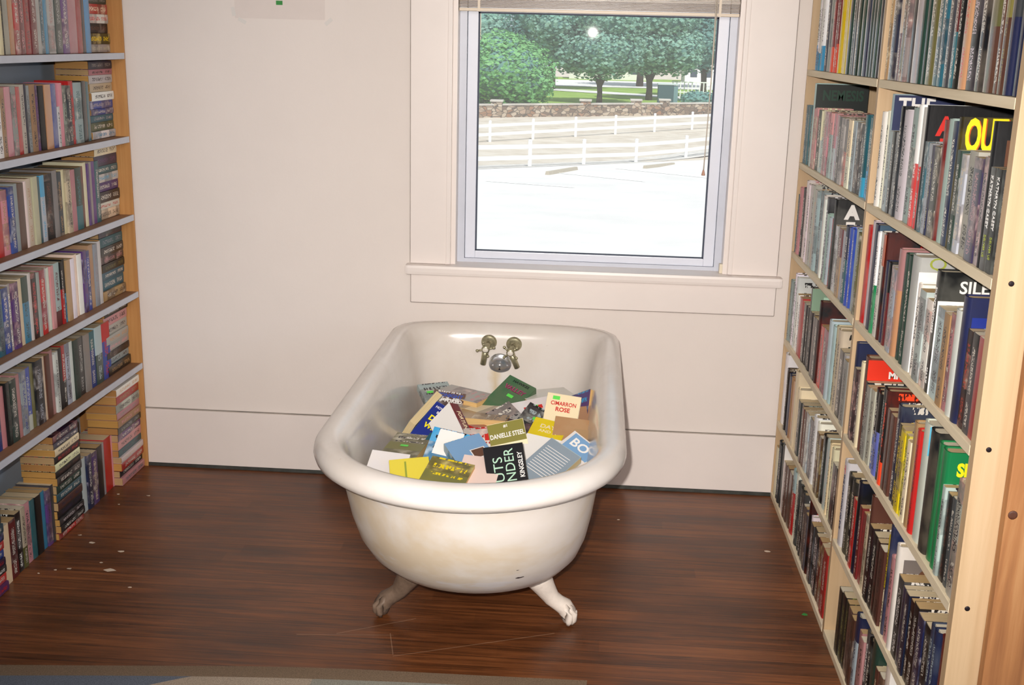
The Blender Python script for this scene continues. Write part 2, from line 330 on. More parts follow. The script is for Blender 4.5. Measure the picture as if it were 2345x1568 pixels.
# ---- measured data (millimetres along the wall-to-camera axis): from, to, count, colour, height cm, print colour, print kind
RIGHT_ROWS=[
[
 """-222 -91 4 W 21 b l ;-270 -222 1 N 22 W t ;-344 -270 2 S 22 s p ;-446 -344 3 r 22 O l ;-553 -446 3 Y 24 C g ;-621 -553 2 G 23 r tg ;-654 -621 1 K 23 k g ;-738 -654 2 G 23 o tg ;-783 -738 1 N 23 S g ;-885 -783 3 G 23 K tg ;-953 -885 2 K 24 W g """,
 """-1022 -996 1 n 23 C p ;-1076 -1022 1 N 24 S pg ;-1119 -1076 1 r 23 C bg ;-1181 -1119 2 S 24 R pg ;-1221 -1181 1 K 24 S g ;-1275 -1221 1 S 24 W g ;-1332 -1275 2 G 23 K tg ;-1381 -1332 1 o 24 K tg ;-1461 -1381 2 T 24 K pg ;-1499 -1461 1 k 24 S tg ;-1533 -1499 1 r 24 T lg ;-1564 -1533 1 K 23 o t ;-1606 -1564 1 n 24 O bg ;-1658 -1606 1 K 24 W t ;-1699 -1658 1 K 24 C tg ;-1753 -1699 1 M 24 o bg ;-1815 -1753 2 M 24 o bg ;-1873 -1815 2 N 24 k bg """,
],
[
 """-129 -33 3 T 18 s t ;-168 -129 1 s 25 G c NEM;-236 -168 2 p 18 C p ;-287 -236 1 G 18 W t ;-351 -287 2 s 18 C b ;-412 -351 2 p 18 T p ;-439 -412 1 r 18 p p ;-554 -439 3 s 18 p b ;-590 -554 1 K 17.5 S t ;-632 -590 1 S 18 K p ;-672 -632 1 O 17 K b ;-718 -672 1 W 17.5 C b ;-772 -718 2 s 17.5 S t ;-856 -772 2 K 17.5 W p ;-964 -861 3 T 20 b l """,
 """-1086 -1024 2 W 22 N t ;-1107 -1086 1 s 26 N c THE;-1141 -1107 1 s 17.8 K t ;-1166 -1141 1 K 17.8 M t ;-1194 -1166 1 S 17.8 K t ;-1218 -1194 1 K 24 s t ;-1272 -1218 1 W 23.5 K t ;-1320 -1272 1 s 24 S p ;-1391 -1320 2 R 25 W b ;-1408 -1391 1 K 25 K c CAT;-1431 -1408 1 T 18 s p ;-1457 -1431 1 s 18 k t ;-1470 -1457 1 N 18 C t ;-1511 -1470 1 K 18 C p ;-1533 -1511 1 r 23 C n ;-1566 -1533 1 s 23 B n ;-1601 -1566 1 N 23 s t ;-1624 -1601 1 K 24 Y c OU;-1649 -1624 1 G 18.5 s p ;-1679 -1649 1 s 18 C p ;-1726 -1679 1 S 18.5 K t ;-1771 -1726 1 N 18 p p ;-1797 -1771 1 S 18.2 p p ;-1816 -1797 1 K 24.5 k c PHO;-1844 -1816 1 K 17.2 W c CASEY;-1871 -1844 1 K 17.2 W c CASEY;-1880 -1871 1 N 17 R p """,
],
[
 """-38 5 1 T 19 n t ;-90 -38 1 p 21 r t ;-132 -90 1 K 22 W t ;-229 -132 3 W 24 p t ;-329 -229 3 S 24 n t ;-410 -329 2 s 24 T p ;-473 -410 2 W 23 s n ;-507 -473 1 K 24 W t ;-567 -507 2 s 19 N t ;-599 -567 1 R 19 K t ;-624 -599 1 K 24.5 W c AFT;-692 -624 2 W 18 s p ;-734 -692 1 n 18 r b ;-763 -734 1 s 18 W n ;-809 -763 1 T 20 N b ;-864 -809 2 B 20 s t ;-907 -864 1 s 20.5 W n ;-969 -907 2 o 20.5 S p """,
 """-1023 -989 1 R 24 W n ;-1057 -1023 1 W 25 C n ;-1099 -1057 1 N 25 k c BLU;-1127 -1099 1 g 23.5 W b ;-1167 -1127 1 W 24 K t ;-1189 -1167 1 K 24.5 O c RED;-1214 -1189 1 N 19 M t ;-1240 -1214 1 r 19 K b ;-1301 -1240 2 s 18.5 O p ;-1332 -1301 1 n 23 p b ;-1400 -1332 2 G 23.5 K t ;-1455 -1400 1 S 24 W c WHI;-1489 -1455 1 W 19 R t ;-1533 -1489 1 s 18.5 P p ;-1572 -1533 1 W 17.5 O p ;-1607 -1572 1 K 24 W c SIL;-1659 -1607 1 s 18 B p ;-1694 -1659 1 n 18 o t ;-1719 -1694 1 p 18 R p ;-1755 -1719 1 W 20 C n ;-1790 -1755 1 N 23 B c SEA;-1821 -1790 1 K 18 O p ;-1852 -1821 1 K 18 W t ;-1888 -1852 1 R 17.8 B n """,
],
[
 """-23 42 2 R 24 K n ;-88 -23 2 s 20 K t ;-150 -88 2 W 23 K t ;-210 -150 2 W 18 K t ;-285 -210 2 R 18 p n ;-357 -285 2 K 18 n t ;-388 -357 1 K 24.5 s c TEE;-522 -388 4 K 18 r t ;-550 -522 1 K 24 O c SLA;-599 -550 1 R 17.5 K t ;-672 -599 2 p 17.8 P p ;-749 -672 2 s 22 N n ;-822 -749 2 C 22 K t ;-869 -822 1 K 18 W t ;-937 -869 2 S 17.5 K t """,
 """-1013 -986 1 N 24 B c PUR;-1070 -1013 2 K 18 p p ;-1095 -1070 1 C 21 n n ;-1134 -1095 1 M 23.5 O c ORA;-1154 -1134 1 K 18 T t ;-1219 -1154 2 S 18 K t ;-1290 -1219 2 L 19 K b ;-1316 -1290 1 K 22 s t ;-1346 -1316 1 K 22 O l ;-1407 -1346 2 M 18 K t ;-1442 -1407 1 N 21 s t ;-1469 -1442 1 K 18 Y t ;-1524 -1469 2 Y 18 P p ;-1549 -1524 1 C 17.5 K t ;-1578 -1549 1 n 22 M n ;-1608 -1578 1 R 21.5 M t ;-1658 -1608 1 W 24.5 b c SKY;-1703 -1658 1 K 24.5 C c HEA;-1775 -1703 2 g 23.4 G c SIX;-1793 -1775 1 s 17.2 T p ;-1821 -1793 1 K 17 M t ;-1843 -1821 1 k 17 K t ;-1897 -1865 1 S 21 R p """,
],
[
 """-74 -25 1 W 24 R c CEE;-131 -74 2 K 20 n t ;-186 -131 2 N 20 b n ;-249 -186 2 n 20 p t ;-293 -249 1 C 24.5 M c LOV;-335 -293 1 C 20 n n ;-410 -335 2 K 17.5 s t ;-473 -410 2 M 17.5 R t ;-520 -473 1 s 17.5 W p ;-572 -520 1 N 17.5 S t ;-652 -572 2 W 20 K t ;-714 -652 2 M 17.5 Y p ;-761 -714 1 K 19 s t ;-813 -761 1 s 19.5 W t ;-870 -813 2 C 19.5 k t ;-937 -870 2 K 17 r p """,
 """-1045 -1000 1 W 22.5 N c EVE;-1094 -1045 1 K 21 C t ;-1137 -1094 1 K 21 C t ;-1168 -1137 1 R 18 K t ;-1198 -1168 1 K 23.5 B n ;-1257 -1198 2 r 18 R t ;-1285 -1257 1 C 18 o p ;-1308 -1285 1 M 24 r n ;-1410 -1308 3 K 18 r t ;-1453 -1410 1 M 17.5 K t ;-1473 -1453 1 C 22 Y b ;-1493 -1473 1 N 25 W c ZER;-1533 -1493 1 p 19 R t ;-1560 -1533 1 W 23.6 N c FAC;-1601 -1560 1 K 17.5 W t ;-1659 -1601 2 N 17.5 K t ;-1721 -1659 2 K 17.8 r t ;-1760 -1721 1 N 18 B p ;-1795 -1760 1 K 18 W t ;-1850 -1795 2 N 19.5 s t ;-1934 -1850 2 r 19.8 R g """,
],
[
 """25 68 1 R 20 N n ;-27 25 1 N 19 W t ;-58 -27 1 C 17 n n ;-129 -58 2 K 20 s t ;-177 -129 1 K 24 W c FFF;-216 -177 1 W 17.5 K n ;-335 -216 3 M 18 K t ;-388 -335 1 R 21 s b ;-430 -388 1 W 21 K t ;-545 -430 3 K 20 W t ;-638 -545 3 k 17.5 n t ;-661 -638 1 K 23 O c FIR;-683 -661 1 W 19 R t ;-797 -683 3 K 17.5 W t ;-877 -797 2 r 17.5 Y p ;-929 -877 1 R 18 n t ;-1009 -929 2 K 20 C b """,
 """-1191 -1086 3 K 17.5 o t ;-1269 -1191 2 M 17.5 K p ;-1309 -1269 1 s 20 N b ;-1367 -1309 2 p 17.5 K t ;-1432 -1367 2 K 21 W t ;-1476 -1432 1 G 23.4 K n ;-1536 -1476 2 M 17.5 C t ;-1585 -1536 1 W 23.4 O c PIC;-1663 -1585 2 K 18 r t ;-1771 -1663 3 N 18 s t """,
],
]
LEFT_ROWS=[
[
 """-218 -170 1 b 22 T g ;-243 -218 1 K 21 s g ;-280 -243 1 R 21 W g ;-334 -280 1 p 21 R g ;-378 -334 1 P 21 p pg ;-421 -378 1 G 21 S tg ;-465 -421 1 S 21 p pg ;-487 -465 1 b 21 T g ;-512 -487 1 T 21 s pg ;-535 -512 1 S 21 k g ;-569 -535 1 r 21 S tg ;-603 -569 1 R 21 r tg ;-633 -603 1 r 21 p tg ;-663 -633 1 R 21 W pg ;-689 -663 1 n 21 R g ;-718 -689 1 S 21 C g ;-734 -718 1 K 21 o t ;-753 -734 1 C 21 n n """,
],
[
 """-242 -216 1 T 18.4 b g ;-271 -242 1 K 18.2 T g ;-324 -271 1 s 18.4 T p ;-354 -324 1 R 18.5 k t ;-378 -354 1 k 18 W p ;-402 -378 1 S 18 K p ;-428 -402 1 p 18.2 R n ;-446 -428 1 W 12 S t ;-480 -446 1 B 18.5 W g ;-521 -480 1 n 18.5 O g ;-554 -521 1 K 18.5 k n ;-570 -554 1 P 18 M p ;-602 -570 1 n 18.5 S t ;-623 -602 1 s 18.5 k p ;-638 -623 1 N 18.5 G t ;-661 -638 1 S 18.5 C t ;-689 -661 1 R 18.5 r g ;-714 -689 1 s 18.5 p p ;-748 -714 1 p 18.5 S g ;-772 -748 1 n 18.5 W t ;-800 -772 1 W 18.5 n t """,
],
[
 """-214 -181 1 T 19.8 s t ;-238 -214 1 P 19.5 s n ;-258 -238 1 S 19.5 P n ;-274 -258 1 P 19.5 s n ;-297 -274 1 C 19.5 W n ;-322 -297 1 M 19 O n ;-366 -322 1 G 19 T l ;-397 -366 1 p 19 C n ;-427 -397 1 C 19 K p ;-451 -427 1 C 19 n n ;-480 -451 1 k 19 n p ;-509 -480 1 S 19.5 k n ;-560 -509 1 K 19 M p ;-590 -560 1 s 19.3 b b ;-606 -590 1 T 19.2 G n ;-636 -606 1 C 19 S n ;-667 -636 1 C 19.2 n t ;-686 -667 1 W 19 C n ;-724 -686 1 M 18.8 k n ;-749 -724 1 s 18.5 P n ;-779 -749 1 B 18.5 s p ;-817 -779 1 p 18 n p ;-846 -817 1 R 18 p n """,
],
[
 """-233 -205 1 W 21 C n ;-266 -233 1 s 20.2 S t ;-300 -266 1 n 20 C n ;-326 -300 1 B 19.5 P p ;-352 -326 1 P 19.5 B p ;-384 -352 1 W 19 s n ;-409 -384 1 C 19 n n ;-440 -409 1 W 19 C n ;-470 -440 1 n 19 C n ;-488 -470 1 b 19 K b ;-506 -488 1 R 19 K b ;-547 -506 1 s 19 r l ;-570 -547 1 p 19 W n ;-593 -570 1 W 19 C n ;-609 -593 1 W 19 p n ;-643 -609 1 R 19 P p ;-659 -643 1 S 19 s n ;-691 -659 1 K 19.2 R p ;-705 -691 1 W 19.5 C n ;-744 -705 1 b 19 G b ;-769 -744 1 C 19 n n ;-805 -769 1 P 18.5 p p ;-824 -805 1 S 18.5 W t ;-859 -824 1 B 18 T p ;-892 -859 1 T 18 N p """,
],
[
 """-245 -181 1 B 18.7 R b ;-297 -245 1 G 18.7 s b ;-340 -297 1 B 18.7 T b ;-380 -340 1 S 18.5 n n ;-422 -380 1 K 18.5 S t ;-460 -422 1 G 18.5 K t ;-481 -460 1 W 19 S n ;-512 -481 1 s 19 P p ;-536 -512 1 R 19 K l ;-566 -536 1 K 19 k n ;-589 -566 1 W 19 T p ;-618 -589 1 p 19.5 n n ;-647 -618 1 M 19 r n ;-666 -647 1 C 19 W n ;-713 -666 1 K 19 s p ;-735 -713 1 o 18.5 W n ;-766 -735 1 B 18.5 W l ;-800 -766 1 s 18.5 B p ;-826 -800 1 p 18.5 O n ;-864 -826 1 G 18 s p ;-888 -864 1 K 18 G t ;-917 -888 1 p 17.5 S n ;-937 -917 1 B 17.5 N p """,
],
[
 """-679 -656 1 k 18 S n ;-708 -679 1 P 18 k p ;-736 -708 1 b 18.3 B n ;-772 -736 1 K 18 G n ;-799 -772 1 T 18 S n ;-832 -799 1 p 18.5 r p ;-858 -832 1 C 18 o l ;-892 -858 1 K 17.8 W t ;-935 -892 1 r 17.5 K p ;-979 -935 1 C 17.5 n n """,
 """-189 -155 1 r 18.3 R n ;-226 -189 1 p 18.3 B n ;-284 -226 1 R 18.3 r n ;-301 -284 1 S 18 s n ;-347 -301 1 K 18 M n ;-391 -347 1 P 18 C p ;-425 -391 1 N 18 B p ;-458 -425 1 s 18 W n """,
],
]
SCRAPS=[(-1.465,-0.669,0.010,'long pale flake on the floor near the left book stacks'),(-1.352,-0.717,0.009,'pale paint flake on the floor right of the left book stack'),(-1.336,-0.842,0.012,'widest pale smear of flakes on the floor by the left bookcase'),(-1.381,-0.796,0.004,'tiny pale flake just above the widest smear'),(-1.453,-0.845,0.006,'thin pale flake on the floor left of the widest smear'),(-1.489,-0.858,0.004,'small pale flake between the thin flake and left books'),(-1.526,-0.885,0.004,'tiny pale flake at the foot of the left bottom books'),(-1.435,-0.289,0.006,'pale flake on the floor near the left end of baseboard'),(-1.538,-0.291,0.004,'small pale flake beside the far red paperbacks on the floor'),(-1.502,-0.373,0.003,'tiny speck on the floor below the far red paperbacks'),(-1.524,-0.619,0.004,'small flake touching the foot of the big left stack'),(-1.240,-0.938,0.004,'tiny tan flake nearest the rug on the left floor'),(0.126,-0.288,0.004,'tiny pale speck on the floor right of the bathtub'),(0.578,-0.475,0.007,'curled pale straw on the floor beside the right bookcase')]

# ================================================================= the room
XR = 0.652; XL = -1.538; YN = -1.90
struct(MB().box((-3.2, -7.2, -0.12), (3.2, 0.0, 0.0)), 'floor', M['floor'])
struct(MB().box((-3.2, -7.2, 2.75), (3.2, 0.16, 2.87)), 'ceiling', M['ceiling'])
OX0, OX1, OZ0, OZ1 = -0.462, 0.447, 0.765, 2.15      # window opening
wb = MB(); wb.box((-3.2, 0, -1.2), (OX0, 0.16, 2.75)); wb.box((OX1, 0, -1.2), (3.2, 0.16, 2.75)); wb.box((OX0, 0, -1.2), (OX1, 0.16, OZ0)); wb.box((OX0, 0, OZ1), (OX1, 0.16, 2.75))
struct(wb, 'wall_back', M['wall'])
struct(MB().box((-3.3, -7.2, 0), (-3.2, 0.16, 2.75)), 'wall_left', M['wall'])
struct(MB().box((3.2, -7.2, 0), (3.3, 0.16, 2.75)), 'wall_right', M['wall'])
struct(MB().box((-3.3, -7.3, 0), (3.3, -7.2, 2.75)), 'wall_front', M['wall'])
# tall plain baseboard below a thin dark seam, and a dark grey strip along the floor
struct(MB().box((XL-0.02, -0.0125, 0.012), (XR+0.02, 0.0, 0.2115), bev=0.0012), 'baseboard_back', M['trim'])
struct(MB().box((XL-0.02, -0.0045, 0.2115), (XR+0.02, 0.0, 0.2145)), 'trim_1', plain('grey_seam', rgb(140, 132, 124), 0.8, var=0.2))
struct(MB().tube([(XL-0.01, -0.006, 0.002), (XR, -0.006, 0.002)], 0.0105, 10), 'trim_2', M['floor_strip'])
# window: opening lined with jambs, flat casing, rounded stool, apron, sash in metal tracks
win = tag(empty('window_1', (0, 0, OZ0)), kind='structure')
def wpart(mb, name, mat): 
    o = mb.build(name, mat, win); o.location = (0, 0, -OZ0); return o
mb = MB(); mb.box((OX0-0.004, -0.004, OZ0), (OX0+0.012, 0.075, OZ1), bev=0.002); mb.box((OX1-0.012, -0.004, OZ0), (OX1+0.004, 0.075, OZ1), bev=0.002); mb.box((OX0, -0.004, OZ1-0.012), (OX1, 0.075, OZ1+0.004)); wpart(mb, 'jamb', M['trim'])
mb = MB(); mb.box((-0.600, -0.020, OZ0+0.004), (OX0-0.006, 0, OZ1+0.12), bev=0.0025); mb.box((OX1+0.006, -0.020, OZ0+0.004), (0.611, 0, OZ1+0.12), bev=0.0025); mb.box((OX0-0.006, -0.020, OZ1+0.006), (OX1+0.006, 0, OZ1+0.12), bev=0.0025); wpart(mb, 'casing', M['trim'])
# thin bead against each casing's inner edge
mb = MB()
for x0, x1 in ((OX0-0.018, OX0-0.003), (OX1+0.003, OX1+0.018)): mb.box((x0, -0.026, OZ0+0.006), (x1, -0.0195, OZ1), bev=0.002)
wpart(mb, 'bead', M['trim'])
mb = MB(); mb.box((-0.614, -0.052, 0.7355), (0.628, 0.0, 0.7685), bev=0.010); mb.box((OX0, -0.01, 0.738), (OX1, 0.10, 0.7685)); wpart(mb, 'stool', M['trim'])
mb = MB(); mb.box((-0.598, -0.018, 0.636), (0.612, 0, 0.738), bev=0.002); wpart(mb, 'apron', M['trim'])
EDGE_SHADE = plain('painted_shade_line', rgb(150, 138, 130), 0.8, var=0.25, vscale=20)  # thin strips paint the shade lines that outline casing, stool and apron
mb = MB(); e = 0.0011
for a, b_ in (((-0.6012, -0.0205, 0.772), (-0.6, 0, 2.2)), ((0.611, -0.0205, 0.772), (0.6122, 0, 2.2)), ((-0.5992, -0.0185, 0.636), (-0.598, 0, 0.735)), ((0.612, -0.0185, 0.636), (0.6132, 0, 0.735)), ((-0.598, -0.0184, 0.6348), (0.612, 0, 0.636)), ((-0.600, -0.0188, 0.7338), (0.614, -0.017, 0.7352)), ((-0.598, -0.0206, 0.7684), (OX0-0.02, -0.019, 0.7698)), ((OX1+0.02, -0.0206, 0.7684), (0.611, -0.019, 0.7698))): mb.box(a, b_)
wpart(mb, 'shade_outline', EDGE_SHADE)
SY = 0.055
mb = MB()
for a, b_ in ((OX0+0.012, OX0+0.036), (OX1-0.036, OX1-0.012)): mb.box((a, SY-0.012, 0.768), (b_, SY+0.03, OZ1-0.012), bev=0.0015)
mb.box((OX0+0.012, SY-0.010, 0.768), (OX1-0.012, SY+0.03, 0.781)); wpart(mb, 'frame_track', M['alu'])
mb = MB(); A0, A1 = OX0+0.0375, OX1-0.0375; G0, G1, GB, GT = -0.391, 0.376, 0.806, 1.583
mb.box((A0, SY-0.004, 0.7815), (G0, SY+0.022, 1.64), bev=0.002); mb.box((G1, SY-0.004, 0.7815), (A1, SY+0.022, 1.64), bev=0.002)
mb.box((G0, SY-0.004, 0.7815), (G1, SY+0.022, GB), bev=0.002); mb.box((G0, SY-0.004, GT), (G1, SY+0.022, 1.64), bev=0.002); wpart(mb, 'sash', M['vinyl'])
mb = MB(); gk = 0.0045
mb.box((G0, SY+0.004, GB), (G0+gk, SY+0.016, GT)); mb.box((G1-gk, SY+0.004, GB), (G1, SY+0.016, GT)); mb.box((G0, SY+0.004, GB), (G1, SY+0.016, GB+gk*0.6)); mb.box((G0, SY+0.004, GT-gk), (G1, SY+0.016, GT)); wpart(mb, 'gasket', plain('dark_gasket', rgb(58, 66, 84), 0.6))
def glass():
    m = bpy.data.materials.new('window_glass'); m.use_nodes = True; nt = m.node_tree; nt.nodes.clear()
    o = N(nt, 'ShaderNodeOutputMaterial'); t = N(nt, 'ShaderNodeBsdfTransparent'); g = N(nt, 'ShaderNodeBsdfGlossy'); x = N(nt, 'ShaderNodeMixShader')
    t.inputs[0].default_value = (0.93, 0.96, 0.95, 1); g.inputs['Roughness'].default_value = 0.012
    df = N(nt, 'ShaderNodeBsdfDiffuse'); df.inputs[0].default_value = (0.86, 0.92, 0.96, 1); dm = N(nt, 'ShaderNodeMixShader'); dm.inputs[0].default_value = 0.15  # diffuse share paints a pale haze veil over the view outside
    nt.links.new(t.outputs[0], dm.inputs[1]); nt.links.new(df.outputs[0], dm.inputs[2])
    fr = N(nt, 'ShaderNodeFresnel'); fr.inputs[0].default_value = 1.5
    tc = N(nt, 'ShaderNodeTexCoord'); bp = N(nt, 'ShaderNodeBump'); bp.inputs['Strength'].default_value = 0.02; nt.links.new(noise_(nt, tc.outputs['Object'], 6, 2), bp.inputs['Height']); nt.links.new(bp.outputs[0], g.inputs['Normal'])
    nt.links.new(fr.outputs[0], x.inputs[0]); nt.links.new(dm.outputs[0], x.inputs[1]); nt.links.new(g.outputs[0], x.inputs[2]); nt.links.new(x.outputs[0], o.inputs[0])
    return m
M['glass'] = glass()
mb = MB(); mb.add([(G0, SY+0.009, GB), (G1, SY+0.009, GB), (G1, SY+0.009, GT), (G0, SY+0.009, GT)], [(0, 1, 2, 3)]); wpart(mb, 'pane', M['glass'])
mb = MB(); mb.box((OX0+0.036, SY+0.034, 1.60), (OX1-0.036, SY+0.05, OZ1-0.012)); wpart(mb, 'upper_sash', M['vinyl'])
# little latch block at the right foot of the frame
mb = MB(); mb.box((OX1-0.022, 0.0, 0.769), (OX1-0.006, 0.022, 0.80), bev=0.002); wpart(mb, 'stop_block', plain('cream_block', rgb(226, 214, 190), 0.5))

# raised venetian blind across the top of the window
bl = tag(empty('venetian_blind', (0, 0.02, 1.60)), 'cream venetian blind pulled up to the top of the window', 'blind')
M['blind'] = plain('cream_blind', rgb(222, 206, 184), 0.4, var=0.03); M['blind_slat'] = plain('taupe_slats', rgb(168, 148, 128), 0.45, var=0.08)
def bpart(mb, name, mat, par=None):
    o = mb.build(name, mat, par or bl); o.location = Vector((0, -0.02, -1.60)); return o
bpart(MB().box((OX0+0.014, 0.002, 1.584), (OX1-0.014, 0.040, 1.594), bev=0.002), 'bottom_rail', M['blind'])
for k in range(12):
    z = 1.597 + k*0.0043
    bpart(MB().box((OX0+0.014, 0.004 + 0.001*(k % 2), z), (OX1-0.014, 0.038, z+0.0022)), 'slat', M['blind_slat'] if k < 6 else M['blind'])
bpart(MB().box((OX0+0.014, 0.0, 1.652), (OX1-0.014, 0.042, OZ1-0.014), bev=0.002), 'slat_stack', M['blind'])
for x in (-0.385, 0.372): bpart(MB().box((x-0.004, -0.0005, 1.583), (x+0.004, 0.0015, 1.66)), 'ladder_tape', M['blind'])
cd = bpart(MB().tube([(0.357, -0.012, 1.70), (0.357, -0.012, 1.40), (0.3525, -0.012, 1.16), (0.351, -0.012, 1.105)], 0.0016, 6).tube([(0.363, -0.010, 1.70), (0.357, -0.010, 1.35), (0.3525, -0.010, 1.105)], 0.0013, 6), 'lift_cord', plain('cord', rgb(214, 204, 190), 0.7))
bpart(MB().lathe([(0.0015, 0.018), (0.003, 0.014), (0.0062, 0.0), (0.0058, -0.002)], Matrix.Translation((0.3515, -0.011, 1.092)), 14), 'cord_tassel', plain('tassel', rgb(196, 150, 128), 0.5))

# thin sheet of paper taped high on the wall
ps = tag(MB().box((-1.1735, -0.0016, 1.545), (-0.880, -0.0004, 1.80)).build('paper_sheet', M['paper']), 'thin grey paper sheet taped flat high on the white wall', 'paper')
for x, z, a in ((-1.150, 1.537, 0.5), (-0.868, 1.540, -0.7), (-1.178, 1.565, 1.4)):
    m_ = Matrix.Translation((x, -0.0022, z)) @ Matrix.Rotation(a, 4, 'Y')
    MB().box((-0.014, -0.0004, -0.006), (0.014, 0.0002, 0.006), M=m_).build('tape_strip', M['tape'], ps)
MB().box((-1.0375, -0.0028, 1.5885), (-1.0165, -0.0018, 1.6015)).build('green_note', M['green_tape'], ps)

# grey patterned rug across the foreground
def rug_mat():
    m, nt, b = nodes('grey_patchwork_rug'); tc = N(nt, 'ShaderNodeTexCoord'); o = tc.outputs['Object']
    vo = N(nt, 'ShaderNodeTexVoronoi', feature='F1'); nt.links.new(mapping(nt, o, (3.4, 4.2, 1), (0.3, 0.0, 0)), vo.inputs['Vector']); vo.inputs['Scale'].default_value = 1.0
    sp = N(nt, 'ShaderNodeSeparateColor'); nt.links.new(vo.outputs['Color'], sp.inputs[0])
    r = ramp(nt, [(0.2, rgb(124, 132, 146)), (0.4, rgb(196, 178, 158)), (0.6, rgb(166, 150, 126)), (0.8, rgb(170, 168, 156))], 'CONSTANT'); nt.links.new(sp.outputs[0], r.inputs[0])
    sy = N(nt, 'ShaderNodeSeparateXYZ'); nt.links.new(o, sy.inputs[0])
    edge = math_(nt, 'GREATER_THAN', math_(nt, 'ADD', sy.outputs['Y'], math_(nt, 'MULTIPLY', math_(nt, 'MULTIPLY', sy.outputs['X'], sy.outputs['X']), 0.0468)), -1.345)
    col = mix(nt, edge, r.outputs[0], rgb(150, 128, 106))
    pile = noise_(nt, o, 380, 3, 0.7); rp = ramp(nt, [(0.3, (0.55,)*3), (0.7, (1.15,)*3)]); nt.links.new(pile, rp.inputs[0])
    nt.links.new(mix(nt, 1.0, col, rp.outputs[0], 'MULTIPLY'), b.inputs['Base Color']); b.inputs['Roughness'].default_value = 0.95; b.inputs['Specular IOR Level'].default_value = 0.1
    bump(nt, b, pile, 0.8, 0.004)
    return m
mb = MB(); nx, ny = 60, 24
x0, x1, yf = -1.53, 0.03, -1.335
vs = []
for j in range(ny+1):
    for i in range(nx+1):
        u, v = i/nx, j/ny
        x = x0+(x1-x0)*u; y = -1.282 - 0.0468*x*x + 0.003*math.sin(x*7) - 1.7*v
        e = min(1, min(v*1.7, (1-u)*1.9, (1-v)*1.7)/0.02)
        vs.append((x+0.006*math.sin(y*14)*(u > .98), y, 0.0015+0.0095*math.sqrt(max(e, 0))))
mb.add(vs, [(j*(nx+1)+i, j*(nx+1)+i+1, (j+1)*(nx+1)+i+1, (j+1)*(nx+1)+i) for j in range(ny) for i in range(nx)], 0, True)
tag(mb.build('rug', rug_mat()), 'worn grey patchwork rug with a darker border on the wooden floor', 'rug')

# scraps dropped on the boards
M['scrap'] = plain('pale_paint_flake', rgb(214, 196, 176), 0.8)
def scrap(name, x, y, r, lab, cat, mat, n=7):
    pts = [(r*random.uniform(0.5, 1.2)*math.cos(2*math.pi*k/n)*1.5, r*random.uniform(0.4, 1)*math.sin(2*math.pi*k/n), 0) for k in range(n)]
    vs = [(a, b_, 0.0006+random.uniform(0, 0.0015)) for a, b_, _ in pts] + [(a*.8, b_*.8, 0.0002) for a, b_, _ in pts]
    o = MB().add(vs, [tuple(range(n))] + [(k, n+k, n+(k+1) % n, (k+1) % n) for k in range(n)]).build(name, mat, loc=(x, y, 0)); return tag(o, lab, cat, 'scraps on the floor')
for x, y, r, lab in SCRAPS: scrap('paint_flake', x, y, r, lab, 'flake', M['scrap'])
scrap('green_sticker', 0.625, -0.875, 0.008, 'small green sticker lying on the floor against the right bookcase', 'sticker', M['green_tape'])

# ================================================================= bookcases
T = 0.019
# left: white-edged shelves between the end panel and a far-off one
LZ = (1.427, 1.159, 0.899, 0.635, 0.381)
lc = tag(empty('left_bookcase', (XL-0.12, -0.9, 0)), 'tall pine bookcase with white-edged shelves full of paperbacks, left of the window', 'bookcase')
def lpart(mb, name, mat): o = mb.build(name, mat, lc); o.location = (-(XL-0.12), 0.9, 0); return o
LD = 0.24
lpart(MB().box((XL-LD, -0.021, 0.0), (XL-0.001, -0.0135, 2.2), bev=0.001), 'end_panel', M['pine'])
lpart(MB().box((XL-LD, -2.3, 0.0), (XL, -2.28, 2.2), bev=0.001), 'end_panel', M['pine'])
lpart(MB().box((XL-LD-0.008, -2.3, 0.0), (XL-LD, -0.001, 2.2)), 'back_panel', M['back_panel'])
for z in LZ + (1.70, 1.97):
    s = lpart(MB().box((XL-LD, -2.28, z-T), (XL-0.004, -0.0215, z-0.0004), bev=0.0008), 'shelf', M['shelf_top'])
    MB().box((XL-0.0045, -2.28, z-T-0.0004), (XL, -0.0215, z+0.0002), bev=0.0008).build('white_edge', M['shelf_white'], s)
# right: two bays of raw pine
RZ = (1.431, 1.143, 0.856, 0.563, 0.278)
rc = tag(empty('right_bookcase', (XR+0.12, -0.95, 0)), 'pale raw pine bookcase full of hardcovers, right of the window', 'bookcase')
def rpart(mb, name, mat): o = mb.build(name, mat, rc); o.location = (-(XR+0.12), 0.95, 0); return o
RD = 0.27
rpart(MB().box((XR+0.0005, -0.020, 0.0), (XR+RD, -0.0135, 2.2), bev=0.001), 'end_panel', M['pine_pale'])
for a, b_ in ((-0.986, -0.966),): rpart(MB().box((XR+0.001, a, 0.0), (XR+RD, b_, 2.2), bev=0.001), 'divider', M['pine_pale'])
up = rpart(MB().box((XR+0.0005, -1.925, 0.0), (XR+RD+0.02, -1.9005, 2.2), bev=0.0015), 'near_upright', M['pine_pale'])
rpart(MB().box((XR+RD, -1.9, 0.0), (XR+RD+0.008, -0.014, 2.2)), 'back_panel', M['pine_pale'])
for z in RZ + (1.72, 2.01):
    for a, b_ in ((-0.9655, -0.0205), (-1.900, -0.9865)):
        rpart(MB().box((XR, a, z-T), (XR+RD-0.001, b_, z-0.0004), bev=0.001), 'shelf', M['pine_edge'])
for a, b_ in ((-0.9655, -0.0205), (-1.900, -0.9865)): rpart(MB().box((XR, a, 0.0), (XR+RD-0.001, b_, 0.0186), bev=0.001), 'bottom_shelf', M['pine_edge'])
